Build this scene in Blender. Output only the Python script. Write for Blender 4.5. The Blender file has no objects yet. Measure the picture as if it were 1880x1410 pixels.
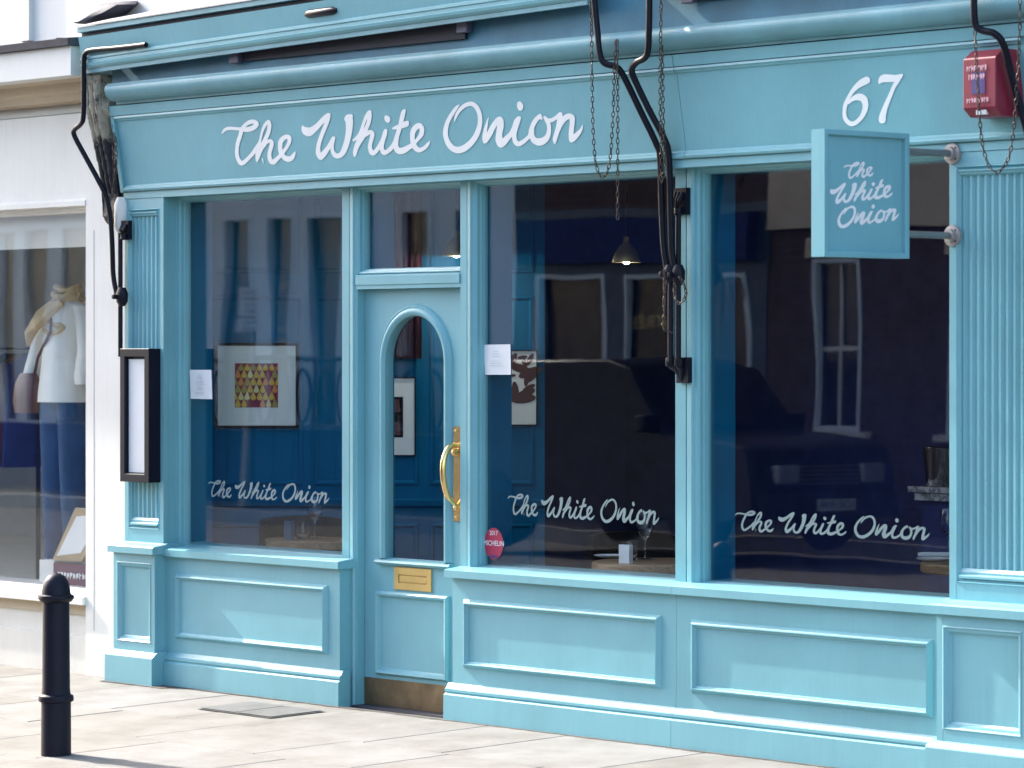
import bpy, math, random
import numpy as np
from mathutils import Vector, Matrix
random.seed(7)

# ------------------------------------------------------------------ camera, sky, sun, exposure
F = 6500.0                        # focal length in photo pixels (photo is 1880 wide)
HZ = 645.0                        # row of the eye level in the photo
AL = math.atan(F / 5640.0)        # angle between the view axis and the facade normal
SA, CA = math.sin(AL), math.cos(AL)
CAM = (13.265, -10.813, 1.70)
scene = bpy.context.scene
cd = bpy.data.cameras.new('camera')
cam = bpy.data.objects.new('camera', cd)
scene.collection.objects.link(cam)
cam.location = CAM
cam.rotation_euler = (math.pi / 2, 0, AL)
cd.sensor_fit = 'HORIZONTAL'; cd.sensor_width = 36.0
cd.lens = F / 1880 * 36.0
cd.shift_y = -(705 - HZ) / 1880
cd.clip_start = 0.1; cd.clip_end = 500
cd.dof.use_dof = True
cd.dof.focus_distance = 16.6
cd.dof.aperture_fstop = 4.4
scene.camera = cam

SUN_AZ = Vector((1.0, 0.091, 0)).normalized()     # direction the light travels on the ground
SUN_EL = math.radians(34)
world = bpy.data.worlds.new('World'); scene.world = world
world.use_nodes = True
wn = world.node_tree.nodes; wl = world.node_tree.links
bg = wn['Background']
sky = wn.new('ShaderNodeTexSky'); sky.sky_type = 'NISHITA'; sky.sun_disc = False
sky.sun_elevation = SUN_EL
sky.sun_rotation = math.atan2(-SUN_AZ.x, -SUN_AZ.y)
sky.air_density = 1.0; sky.dust_density = 3.0; sky.ozone_density = 1.0
wl.new(sky.outputs[0], bg.inputs[0]); bg.inputs[1].default_value = 0.15
sd = bpy.data.lights.new('sun', 'SUN'); sun = bpy.data.objects.new('sun', sd)
scene.collection.objects.link(sun)
sd.energy = 2.9; sd.angle = math.radians(0.6); sd.color = (1.0, 0.95, 0.87)
sdir = Vector((SUN_AZ.x * math.cos(SUN_EL), SUN_AZ.y * math.cos(SUN_EL), -math.sin(SUN_EL)))
sun.rotation_euler = sdir.to_track_quat('-Z', 'Y').to_euler()
sun.location = (-8, -4, 12)
scene.view_settings.view_transform = 'Standard'
scene.view_settings.look = 'None'
scene.view_settings.gamma = 1.0
scene.view_settings.exposure = 2.0
scene.render.engine = 'CYCLES'
scene.cycles.max_bounces = 10
scene.cycles.transparent_max_bounces = 16
scene.cycles.caustics_reflective = False
scene.cycles.caustics_refractive = False

# ------------------------------------------------------------------ photo pixel -> place
def ray(px, py=HZ):
    u = (px - 940) / F; v = (HZ - py) / F
    return (-SA + u * CA, CA + u * SA, v)
def onY(px, py, y):
    d = ray(px, py); t = (y - CAM[1]) / d[1]
    return (CAM[0] + t * d[0], y, CAM[2] + t * d[2])
def onX(px, py, x):
    d = ray(px, py); t = (x - CAM[0]) / d[0]
    return (x, CAM[1] + t * d[1], CAM[2] + t * d[2])
def onZ(px, py, z):
    d = ray(px, py); t = (z - CAM[2]) / d[2]
    return (CAM[0] + t * d[0], CAM[1] + t * d[1], z)
def X(px, y=0.0): return onY(px, HZ, y)[0]
def Zf(px, py, y=0.0): return onY(px, py, y)[2]
G0 = -0.04                        # pavement level at the shopfront
def ground_z(y): return G0 + 0.03 * min(0, y + 0.1)
def onG(px, py):
    d = ray(px, py)               # pavement plane z = G0+.03*(y+.1)
    t = (G0 + .03 * (CAM[1] + .1) - CAM[2]) / (d[2] - .03 * d[1])
    return (CAM[0] + t * d[0], CAM[1] + t * d[1], CAM[2] + t * d[2])

# ------------------------------------------------------------------ materials
def new_mat(name):
    m = bpy.data.materials.new(name); m.use_nodes = True
    nt = m.node_tree
    return m, nt, nt.nodes['Principled BSDF']
def coords(nt, scale=(1, 1, 1)):
    tc = nt.nodes.new('ShaderNodeNewGeometry')
    mp = nt.nodes.new('ShaderNodeMapping'); mp.inputs['Scale'].default_value = scale
    nt.links.new(tc.outputs['Position'], mp.inputs['Vector'])
    return mp.outputs['Vector']
def noise(nt, vec, scale, detail=4, rough=.55):
    n = nt.nodes.new('ShaderNodeTexNoise'); n.inputs['Scale'].default_value = scale
    n.inputs['Detail'].default_value = detail; n.inputs['Roughness'].default_value = rough
    nt.links.new(vec, n.inputs['Vector']); return n.outputs['Fac']
def ramp(nt, fac, stops):
    r = nt.nodes.new('ShaderNodeValToRGB'); e = r.color_ramp.elements
    e[0].position, e[0].color = stops[0][0], (*stops[0][1], 1)
    e[1].position, e[1].color = stops[-1][0], (*stops[-1][1], 1)
    for p, c in stops[1:-1]:
        k = e.new(p); k.color = (*c, 1)
    nt.links.new(fac, r.inputs['Fac']); return r.outputs['Color']
def mixc(nt, fac, a, b):
    x = nt.nodes.new('ShaderNodeMix'); x.data_type = 'RGBA'
    if isinstance(fac, (int, float)): x.inputs[0].default_value = fac
    else: nt.links.new(fac, x.inputs[0])
    for s, v in ((6, a), (7, b)):
        if isinstance(v, tuple): x.inputs[s].default_value = (*v, 1)
        else: nt.links.new(v, x.inputs[s])
    return x.outputs[2]
def bump(nt, bsdf, h, strength, dist=.002):
    b = nt.nodes.new('ShaderNodeBump'); b.inputs['Strength'].default_value = strength
    b.inputs['Distance'].default_value = dist
    nt.links.new(h, b.inputs['Height']); nt.links.new(b.outputs[0], bsdf.inputs['Normal'])
def sc(c, k): return tuple(min(1, v * k) for v in c)

def paint(name, col, rough=.42, var=.10, wear=0.0, wearcol=(.5, .48, .42), grain=260, bs=.25, spec=.5):
    m, nt, b = new_mat(name)
    v = coords(nt)
    big = noise(nt, v, 2.2, 5, .6)
    c = ramp(nt, big, [(.3, sc(col, 1 - var)), (.7, sc(col, 1 + var * .8))])
    if wear > 0:
        w = noise(nt, v, 14, 8, .7)
        f = nt.nodes.new('ShaderNodeMapRange'); f.inputs[1].default_value = 1 - wear; f.inputs[2].default_value = 1 - wear + .05
        nt.links.new(w, f.inputs[0])
        c = mixc(nt, f.outputs[0], c, wearcol)
    streak = noise(nt, coords(nt, (70, 70, 2.5)), 1.0, 5, .6)
    sg_ = ramp(nt, streak, [(.25, (.93, .93, .925)), (.55, (1, 1, 1))])
    x = nt.nodes.new('ShaderNodeMix'); x.data_type = 'RGBA'; x.blend_type = 'MULTIPLY'; x.inputs[0].default_value = .75
    nt.links.new(c, x.inputs[6]); nt.links.new(sg_, x.inputs[7]); c = x.outputs[2]
    nt.links.new(c, b.inputs['Base Color'])
    b.inputs['Roughness'].default_value = rough
    b.inputs['Specular IOR Level'].default_value = spec
    fine = noise(nt, v, grain, 3, .6); slow = noise(nt, coords(nt, (1, 1, .4)), 22, 3, .5)
    ad = nt.nodes.new('ShaderNodeMath'); ad.operation = 'MULTIPLY_ADD'; ad.inputs[1].default_value = 1.6; nt.links.new(slow, ad.inputs[0]); nt.links.new(fine, ad.inputs[2])
    bump(nt, b, ad.outputs[0], bs, .002)
    return m
def plain(name, col, rough=.5, metal=0.0, bumps=0.0, bscale=120, var=.06, spec=.5):
    m, nt, b = new_mat(name); v = coords(nt)
    n = noise(nt, v, 9, 4)
    nt.links.new(ramp(nt, n, [(.3, sc(col, 1 - var)), (.7, sc(col, 1 + var))]), b.inputs['Base Color'])
    b.inputs['Roughness'].default_value = rough; b.inputs['Metallic'].default_value = metal; b.inputs['Specular IOR Level'].default_value = spec
    if bumps: bump(nt, b, noise(nt, v, bscale, 4), bumps)
    return m

BLUE = (.182, .422, .476)
M = {}
M['blue'] = paint('blue_gloss_paint', BLUE, .36, .08, .275, (.34, .50, .52))
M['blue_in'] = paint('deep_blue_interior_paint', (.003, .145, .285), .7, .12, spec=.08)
M['blue_old'] = paint('weathered_blue_paint', (.15, .345, .40), .5, .22, .30, (.33, .37, .33))
M['blue_dk'] = paint('uneven_dark_blue_paint', (.055, .19, .27), .6, .3)  # darker blue with uneven tone, for the blind box
M['white_letter'] = plain('white_signwriting_paint', (.86, .86, .85), .45, var=.03)
M['window_letter'] = plain('frosted_window_vinyl', (.20, .27, .28), .7, var=.04)
M['white_paint'] = paint('white_masonry_paint', (.76, .745, .70), .6, .05, grain=90)
M['cream'] = paint('cream_shopfront_paint', (.72, .70, .64), .5, .06)
M['tan'] = paint('tan_stone_paint', (.55, .45, .32), .7, .1)
M['black'] = plain('black_iron_paint', (.0065, .007, .015), .42, bumps=.35, bscale=220, var=.3, spec=.2)
M['black_case'] = plain('black_case_paint', (.0065, .008, .018), .5, var=.1, spec=.15)
M['bollard'] = plain('bollard_black_paint', (.0055, .0065, .016), .5, bumps=.3, bscale=60, var=.2, spec=.22)
M['brass'] = plain('polished_brass', (.80, .58, .27), .22, 1.0, var=.06)
M['brass_dull'] = plain('satin_brass', (.56, .42, .17), .45, .85, bumps=.15, bscale=300, var=.1)
M['bronze'] = plain('worn_bronze_plate', (.17, .12, .065), .5, .55, bumps=.3, bscale=40, var=.35)
M['steel'] = plain('galvanised_steel', (.30, .29, .29), .42, .8, bumps=.1, var=.12)
M['flange'] = plain('cast_grey_flange', (.33, .31, .30), .6, .3, var=.12)
M['chain'] = plain('rusty_chain_steel', (.085, .068, .06), .5, .7, bumps=.3, bscale=300, var=.4)
M['dark'] = plain('navy_fabric_and_gap_shade', (.012, .014, .030), .7)  # rolled fabric colour, also painted shade in the awning gaps
M['greyp'] = plain('grey_purple_bracket', (.10, .10, .15), .6)
M['lead'] = plain('grey_lead_flashing', (.42, .41, .40), .65, .2, bumps=.2, bscale=30, var=.12)
M['slate'] = plain('dark_slate', (.045, .045, .06), .7, bumps=.5, bscale=40, var=.3)
M['paper'] = plain('white_paper', (.80, .80, .80), .8, var=.02)
M['mat_board'] = plain('pale_mount_board', (.88, .90, .84), .8, var=.03)
M['ink'] = plain('grey_print', (.52, .53, .55), .8)
M['red'] = plain('crimson_sticker', (.40, .022, .065), .45, var=.05)
M['alarm_red'] = plain('red_alarm_plastic', (.21, .012, .035), .4, var=.06)
M['alarm_blue'] = plain('dark_blue_label', (.045, .03, .16), .4)
M['pink'] = plain('pale_pink_print', (.65, .38, .45), .6)
M['wood'] = None
M['chair'] = plain('dark_leather', (.006, .005, .008), .55, bumps=.2, spec=.15)
M['marble'] = None
M['napkin'] = plain('white_linen', (.75, .75, .75), .9, bumps=.3, bscale=200)
M['card_blue'] = plain('blue_card', (.03, .08, .14), .7)
M['art_dark'] = plain('maroon_print', (.26, .02, .055), .7)
M['art_y'] = plain('amber_print', (.80, .50, .06), .7)
M['art_y2'] = plain('straw_print', (.80, .72, .30), .7)
M['art_o'] = plain('orange_print', (.80, .28, .08), .7)
M['art_g'] = plain('olive_print', (.45, .34, .08), .7)
M['frame_dark'] = plain('dark_picture_frame', (.006, .005, .009), .7, spec=.05)
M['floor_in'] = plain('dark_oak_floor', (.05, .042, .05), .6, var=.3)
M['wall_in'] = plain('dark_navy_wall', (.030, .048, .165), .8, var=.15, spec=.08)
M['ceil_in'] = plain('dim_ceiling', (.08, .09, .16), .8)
M['curtain'] = plain('plum_curtain', (.09, .018, .045), .9)
M['chrome'] = plain('silver_bucket', (.75, .74, .72), .12, 1.0, var=.03)
M['road'] = plain('asphalt', (.042, .042, .046), .9, bumps=.6, bscale=90, var=.2)
M['kerbstone'] = plain('granite_kerb', (.38, .37, .36), .8, bumps=.4, bscale=60, var=.15)
M['bedding'] = plain('sandy_joint_mortar', (.175, .16, .14), .95, bumps=.5, bscale=80, var=.2)
M['cover'] = plain('cast_iron_cover', (.115, .118, .115), .7, .2, bumps=.4, bscale=70, var=.2)
M['farstone'] = plain('dull_grey_paving', (.045, .045, .05), .9, bumps=.4, bscale=40, var=.2)
M['shop_grey'] = plain('mid_grey_shop_wall', (.45, .45, .44), .8)
M['seam'] = plain('dark_joint', (.03, .07, .10), .8)

def wood_mat():
    m, nt, b = new_mat('oiled_oak_top'); v = coords(nt, (1, 14, 14))
    n = noise(nt, v, 5, 6, .6)
    nt.links.new(ramp(nt, n, [(.3, (.20, .11, .05)), (.7, (.40, .26, .14))]), b.inputs['Base Color'])
    b.inputs['Roughness'].default_value = .35; bump(nt, b, n, .15); return m
M['wood'] = wood_mat()
def marble_mat():
    m, nt, b = new_mat('grey_veined_marble'); v = coords(nt)
    n = noise(nt, v, 9, 8, .7)
    nt.links.new(ramp(nt, n, [(.40, (.55, .56, .58)), (.50, (.16, .17, .2)), (.56, (.55, .56, .58))]), b.inputs['Base Color'])
    b.inputs['Roughness'].default_value = .25; return m
M['marble'] = marble_mat()
def slab_mat():
    m, nt, b = new_mat('pale_york_stone'); v = coords(nt)
    oi = nt.nodes.new('ShaderNodeObjectInfo')
    base = ramp(nt, oi.outputs['Random'], [(0, (.196, .186, .168)), (.5, (.215, .208, .195)), (1, (.232, .226, .216))])
    st = ramp(nt, noise(nt, v, 3.1, 6, .65), [(.35, (.72, .70, .67)), (.62, (1, 1, 1))])
    x = nt.nodes.new('ShaderNodeMix'); x.data_type = 'RGBA'; x.blend_type = 'MULTIPLY'; x.inputs[0].default_value = 1
    nt.links.new(base, x.inputs[6]); nt.links.new(st, x.inputs[7])
    nt.links.new(x.outputs[2], b.inputs['Base Color']); b.inputs['Roughness'].default_value = .85
    bump(nt, b, noise(nt, v, 45, 6, .65), .5, .004); return m
M['slab'] = slab_mat()
def brick_mat():
    m, nt, b = new_mat('red_brown_brick'); 
    tc = nt.nodes.new('ShaderNodeTexCoord'); mp = nt.nodes.new('ShaderNodeMapping')
    nt.links.new(tc.outputs['Object'], mp.inputs['Vector']); mp.inputs['Rotation'].default_value = (math.pi / 2, 0, 0)
    br = nt.nodes.new('ShaderNodeTexBrick'); br.inputs['Scale'].default_value = 1
    br.inputs['Brick Width'].default_value = .225; br.inputs['Row Height'].default_value = .075; br.inputs['Mortar Size'].default_value = .008
    br.inputs['Color1'].default_value = (.055, .026, .024, 1); br.inputs['Color2'].default_value = (.085, .038, .034, 1); br.inputs['Mortar'].default_value = (.09, .085, .085, 1)
    nt.links.new(mp.outputs[0], br.inputs['Vector']); nt.links.new(br.outputs['Color'], b.inputs['Base Color'])
    b.inputs['Roughness'].default_value = .85; return m
M['brick'] = brick_mat()
def console_mat():
    m, nt, b = new_mat('peeling_cream_and_black_paint'); v = coords(nt)
    n = noise(nt, v, 11, 8, .72)
    sp = nt.nodes.new('ShaderNodeSeparateXYZ'); nt.links.new(v, sp.inputs[0])
    mr = nt.nodes.new('ShaderNodeMapRange'); nt.links.new(sp.outputs['Z'], mr.inputs[0])
    mr.inputs[1].default_value = 2.72; mr.inputs[2].default_value = 2.86; mr.inputs[3].default_value = .22; mr.inputs[4].default_value = -.08
    ad = nt.nodes.new('ShaderNodeMath'); ad.operation = 'ADD'; nt.links.new(n, ad.inputs[0]); nt.links.new(mr.outputs[0], ad.inputs[1])
    c = ramp(nt, ad.outputs[0], [(.44, (.36, .33, .26)), (.52, (.12, .10, .085)), (.55, (.012, .013, .022))])
    nt.links.new(c, b.inputs['Base Color']); b.inputs['Roughness'].default_value = .6
    bump(nt, b, n, .8, .01); return m
M['console'] = console_mat()
def glass_mat(name, tint=(.965, .98, .985), gain=1.0, wave=.02, wscale=1.6):
    m = bpy.data.materials.new(name); m.use_nodes = True; nt = m.node_tree
    for n in list(nt.nodes):
        if n.type != 'OUTPUT_MATERIAL': nt.nodes.remove(n)
    out = [n for n in nt.nodes if n.type == 'OUTPUT_MATERIAL'][0]
    tr = nt.nodes.new('ShaderNodeBsdfTransparent'); tr.inputs[0].default_value = (*tint, 1)
    gl = nt.nodes.new('ShaderNodeBsdfGlossy'); gl.inputs['Roughness'].default_value = 0.0; gl.inputs[0].default_value = (1, 1, 1, 1)
    ge = nt.nodes.new('ShaderNodeNewGeometry'); dp = nt.nodes.new('ShaderNodeVectorMath'); dp.operation = 'DOT_PRODUCT'
    nt.links.new(ge.outputs['Incoming'], dp.inputs[0]); nt.links.new(ge.outputs['Normal'], dp.inputs[1])
    def mth(op, a, b=None):
        n = nt.nodes.new('ShaderNodeMath'); n.operation = op; n.use_clamp = False
        for i, v in enumerate((a, b)):
            if v is None: continue
            if isinstance(v, (int, float)): n.inputs[i].default_value = v
            else: nt.links.new(v, n.inputs[i])
        return n.outputs[0]
    om = mth('SUBTRACT', 1.0, mth('ABSOLUTE', dp.outputs['Value']))          # Schlick, same from both sides
    fac = mth('MULTIPLY', mth('ADD', mth('MULTIPLY', mth('POWER', om, 5.0), .96), .045), gain)
    mx = nt.nodes.new('ShaderNodeMixShader')
    nt.links.new(fac, mx.inputs[0]); nt.links.new(tr.outputs[0], mx.inputs[1]); nt.links.new(gl.outputs[0], mx.inputs[2])
    nt.links.new(mx.outputs[0], out.inputs[0])
    if wave:
        v = coords(nt, (1, 1, .55)); h = noise(nt, v, wscale, 1, .4)
        b = nt.nodes.new('ShaderNodeBump'); b.inputs['Strength'].default_value = 1; b.inputs['Distance'].default_value = wave
        nt.links.new(h, b.inputs['Height']); nt.links.new(b.outputs[0], gl.inputs['Normal'])
    return m
M['glass'] = glass_mat('shop_window_glass', gain=1.05, wave=.0017)
M['glass_opp'] = glass_mat('far_window_glass', gain=1.0, wave=0)
def drink_glass():
    m, nt, b = new_mat('clear_drinking_glass')
    b.inputs['Transmission Weight'].default_value = 1; b.inputs['Roughness'].default_value = 0; b.inputs['IOR'].default_value = 1.45
    b.inputs['Base Color'].default_value = (.98, .99, 1, 1); return m
M['drink'] = drink_glass()
def emit_mat(name, col, s):
    m, nt, b = new_mat(name); b.inputs['Emission Color'].default_value = (*col, 1); b.inputs['Emission Strength'].default_value = s
    b.inputs['Base Color'].default_value = (*col, 1); return m
M['bulb'] = emit_mat('warm_bulb', (1, .96, .90), 330)

# ------------------------------------------------------------------ mesh helpers
class MB:
    def __init__(s): s.v = []; s.f = []; s.mi = []
    def add(s, vs, fs, mi=0):
        o = len(s.v); s.v += [tuple(p) for p in vs]
        s.f += [tuple(i + o for i in f) for f in fs]; s.mi += [mi] * len(fs); return s
    def box(s, x0, x1, y0, y1, z0, z1, mi=0):
        x0, x1 = min(x0, x1), max(x0, x1); y0, y1 = min(y0, y1), max(y0, y1); z0, z1 = min(z0, z1), max(z0, z1)
        v = [(x0, y0, z0), (x1, y0, z0), (x1, y1, z0), (x0, y1, z0), (x0, y0, z1), (x1, y0, z1), (x1, y1, z1), (x0, y1, z1)]
        return s.add(v, [(0, 3, 2, 1), (4, 5, 6, 7), (0, 1, 5, 4), (1, 2, 6, 5), (2, 3, 7, 6), (3, 0, 4, 7)], mi)
    def prism(s, poly, a, b, axis='x', mi=0):
        """polygon swept from a to b; poly pairs are the other two axes in order (x: y,z / y: x,z / z: x,y)"""
        def P(p, t):
            return {'x': (t, p[0], p[1]), 'y': (p[0], t, p[1]), 'z': (p[0], p[1], t)}[axis]
        n = len(poly)
        vs = [P(p, a) for p in poly] + [P(p, b) for p in poly]
        fs = [(i, (i + 1) % n, (i + 1) % n + n, i + n) for i in range(n)] + [tuple(range(n - 1, -1, -1)), tuple(range(n, 2 * n))]
        return s.add(vs, fs, mi)
    def tube(s, path, r, seg=10, mi=0, caps=True):
        path = [Vector(p) for p in path]; n = len(path)
        rr = r if isinstance(r, (list, tuple)) else [r] * n
        vs = []; prev = None
        for i, p in enumerate(path):
            t = (path[min(i + 1, n - 1)] - path[max(i - 1, 0)]).normalized()
            if prev is None:
                a = Vector((0, 0, 1)) if abs(t.z) < .9 else Vector((1, 0, 0))
                nrm = t.cross(a).normalized()
            else:
                nrm = (prev - t * prev.dot(t)).normalized()
            prev = nrm; bn = t.cross(nrm)
            for k in range(seg):
                q = 2 * math.pi * k / seg
                vs.append(p + (nrm * math.cos(q) + bn * math.sin(q)) * rr[i])
        fs = [(i * seg + k, i * seg + (k + 1) % seg, (i + 1) * seg + (k + 1) % seg, (i + 1) * seg + k) for i in range(n - 1) for k in range(seg)]
        if caps: fs += [tuple(range(seg - 1, -1, -1)), tuple((n - 1) * seg + k for k in range(seg))]
        return s.add(vs, fs, mi)
    def lathe(s, prof, c=(0, 0, 0), seg=24, mi=0, axis='z'):
        vs = []; n = len(prof)
        for r, h in prof:
            for k in range(seg):
                q = 2 * math.pi * k / seg; a, b = r * math.cos(q), r * math.sin(q)
                if axis == 'z': vs.append((c[0] + a, c[1] + b, c[2] + h))
                elif axis == 'y': vs.append((c[0] + a, c[1] + h, c[2] + b))
                else: vs.append((c[0] + h, c[1] + a, c[2] + b))
        fs = [(i * seg + k, i * seg + (k + 1) % seg, (i + 1) * seg + (k + 1) % seg, (i + 1) * seg + k) for i in range(n - 1) for k in range(seg)]
        if prof[0][0] > 1e-5: fs.append(tuple(range(seg - 1, -1, -1)))
        if prof[-1][0] > 1e-5: fs.append(tuple((n - 1) * seg + k for k in range(seg)))
        return s.add(vs, fs, mi)
    def loft(s, secs, seg=20, mi=0, fold=0, nf=7, ph=0):
        """secs: (cx, cy, z, rx, ry) ellipses stacked upward"""
        vs = []; n = len(secs)
        for i, (cx, cy, z, rx, ry) in enumerate(secs):
            for k in range(seg):
                q = 2 * math.pi * k / seg; w = 1 + fold * math.sin(nf * q + ph + i * .35)
                vs.append((cx + rx * math.cos(q) * w, cy + ry * math.sin(q) * w, z))
        fs = [(i * seg + k, i * seg + (k + 1) % seg, (i + 1) * seg + (k + 1) % seg, (i + 1) * seg + k) for i in range(n - 1) for k in range(seg)]
        fs += [tuple(range(seg - 1, -1, -1)), tuple((n - 1) * seg + k for k in range(seg))]
        return s.add(vs, fs, mi)
    def rings(s, rect, prof, place, mi=0, fill=False):
        """mitred frame: rect=(a0,a1,b0,b1); prof=[(inset, height)]; place(a,b,h)->xyz"""
        a0, a1, b0, b1 = rect; vs = []
        for o, h in prof:
            vs += [place(a0 + o, b0 + o, h), place(a1 - o, b0 + o, h), place(a1 - o, b1 - o, h), place(a0 + o, b1 - o, h)]
        n = len(prof)
        fs = [(i * 4 + k, i * 4 + (k + 1) % 4, (i + 1) * 4 + (k + 1) % 4, (i + 1) * 4 + k) for i in range(n - 1) for k in range(4)]
        if fill: fs.append(tuple((n - 1) * 4 + k for k in range(4)))
        return s.add(vs, fs, mi)
def make(name, mb, mat, parent=None, smooth=False, bevel=0.0):
    me = bpy.data.meshes.new(name); me.from_pydata(mb.v, [], mb.f)
    for m in (mat if isinstance(mat, (list, tuple)) else [mat]): me.materials.append(m)
    me.polygons.foreach_set('material_index', mb.mi)
    import bmesh as bmm
    bm = bmm.new(); bm.from_mesh(me); bmm.ops.recalc_face_normals(bm, faces=bm.faces); bm.to_mesh(me); bm.free()
    o = bpy.data.objects.new(name, me); scene.collection.objects.link(o)
    if parent is not None: o.parent = parent; o.matrix_parent_inverse = parent.matrix_world.inverted()
    if smooth:
        me.polygons.foreach_set('use_smooth', [True] * len(me.polygons))
        try: me.set_sharp_from_angle(angle=math.radians(40))
        except Exception: pass
    if bevel:
        b = o.modifiers.new('bevel', 'BEVEL'); b.width = bevel; b.segments = 2; b.limit_method = 'ANGLE'; b.angle_limit = math.radians(40)
    return o
def empty(name, loc=(0, 0, 0)):
    o = bpy.data.objects.new(name, None); scene.collection.objects.link(o); o.location = loc
    o.matrix_world = Matrix.Translation(loc); o.empty_display_size = .1
    return o
def tag(o, label=None, cat=None, group=None, kind=None):
    if label: o['label'] = label
    if cat: o['category'] = cat
    if group: o['group'] = group
    if kind: o['kind'] = kind
    return o
def thing(name, label, cat, loc=(0, 0, 0), group=None):
    return tag(empty(name, loc), label, cat, group)
def facade(y0): return lambda a, b, h: (a, y0 - h, b)     # heights stand out towards the street
def text_obj(name, s, size, mat, parent, origin, right, up, align='CENTER', sx=1.0, extr=0.0):
    cu = bpy.data.curves.new(name, 'FONT'); cu.body = s; cu.size = size; cu.align_x = align; cu.align_y = 'CENTER'
    t = bpy.data.objects.new(name + '_tmp', cu); scene.collection.objects.link(t)
    dg = bpy.context.evaluated_depsgraph_get(); me = bpy.data.meshes.new_from_object(t.evaluated_get(dg))
    bpy.data.objects.remove(t); me.name = name
    r, u, o = Vector(right), Vector(up), Vector(origin)
    for v in me.vertices: v.co = o + r * (v.co.x * sx) + u * v.co.y
    me.materials.clear(); me.materials.append(mat)
    ob = bpy.data.objects.new(name, me); scene.collection.objects.link(ob)
    if parent is not None: ob.parent = parent; ob.matrix_parent_inverse = parent.matrix_world.inverted()
    return ob

# ------------------------------------------------------------------ sign-writer's script, as brush strokes in photo pixels
KS = 1735 / 160.0
def reg(ox, oy, pts, k=KS): return [(ox + x / k, oy + y / k, w / k) for x, y, w in pts]
A_, B_, C_, D_, E_ = (400, 180), (540, 170), (640, 170), (800, 170), (920, 170)
THE = [
 reg(*A_, [(85,700,30),(150,625,60),(240,603,66),(380,612,62),(470,615,66),(560,628,95),(650,615,100),(735,570,100),(765,510,95),(715,470,82),(640,478,84),(570,515,74),(510,575,72),(470,650,80),(440,760,78),(400,880,78),(380,1000,72),(378,1100,74),(400,1205,78),(455,1292,88),(510,1285,85),(590,1215,76),(690,1110,76),(770,990,78),(825,890,55),(855,780,45),(885,660,50),(935,545,62),(995,470,62),(1015,468,55)]),
 reg(*A_, [(1018,460,50),(1028,540,78),(1005,680,78),(940,830,82),(870,970,100),(810,1090,112),(790,1190,80),(773,1272,20)]),
 reg(*A_, [(830,1060,60),(900,960,80),(960,890,70),(1030,852,68),(1070,882,76),(1065,960,82),(1030,1080,78),(1030,1180,82),(1060,1258,92),(1110,1272,104),(1160,1230,86),(1230,1160,76),(1300,1080,70),(1370,980,66),(1420,880,72),(1420,800,88),(1380,768,84),(1310,795,92),(1250,870,98),(1240,980,88),(1260,1090,92),(1320,1180,92),(1400,1215,112),(1470,1190,92),(1520,1110,50),(1538,1075,18)]),
 reg(*A_, [(881,1190,10),(893,1240,22),(906,1310,6)]),
]
WHITE = [
 reg(*B_, [(170,665,28),(190,720,90),(250,772,165),(310,780,170),(390,730,132),(480,650,108),(580,540,102),(655,465,92),(688,440,72)]),
 reg(*B_, [(688,445,74),(675,510,84),(650,590,86),(600,720,82),(540,870,82),(495,1010,82),(478,1120,86),(485,1210,102),(522,1275,112),(545,1275,104),(600,1205,112),(670,1110,88),(730,1010,82),(770,930,76),(786,905,70)]),
 reg(*B_, [(786,905,70),(770,980,68),(756,1080,68),(770,1180,76),(820,1248,92),(880,1262,98),(950,1220,102),(1000,1130,112),(1050,980,116),(1085,820,122),(1098,690,136),(1100,590,148),(1088,515,160)]),
 reg(*B_, [(1045,530,95),(1075,490,110),(1130,470,80)]),
 reg(*C_, [(100,950,44),(160,900,60),(230,820,76),(270,700,60),(310,580,60),(358,470,72),(408,395,74),(422,390,66)]),
 reg(*C_, [(422,385,66),(420,480,78),(395,600,82),(340,730,86),(270,860,132),(200,990,112),(150,1100,92),(127,1200,76),(121,1262,38)]),
 reg(*C_, [(270,880,70),(350,825,92),(420,785,82),(468,812,86),(465,880,86),(435,1000,78),(425,1090,82),(450,1178,92),(492,1203,98),(550,1158,82),(610,1070,82),(680,930,76),(720,800,76),(738,755,66)]),
 reg(*C_, [(738,755,66),(725,840,72),(690,950,72),(662,1060,82),(670,1148,86),(712,1193,98),(780,1168,88),(860,1090,86),(920,990,82),(970,840,86),(1020,680,86),(1055,540,90),(1085,410,88),(1108,358,60)]),
 reg(*C_, [(1060,540,80),(1000,760,82),(960,900,82),(942,1040,92),(962,1128,112),(1020,1162,128),(1100,1148,122),(1180,1100,102),(1260,1050,92),(1330,980,72),(1400,900,76),(1450,820,92),(1458,715,92),(1410,655,98),(1340,692,112),(1282,780,104),(1270,900,92),(1290,1020,102),(1340,1108,102),(1410,1143,92),(1500,1108,76),(1570,1038,64),(1606,975,24)]),
 reg(*C_, [(750,490,76),(772,525,112),(785,560,80)]),
 reg(*C_, [(885,715,40),(960,692,80),(1060,662,100),(1125,632,118),(1150,622,110),(1178,580,40)]),
]
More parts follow.
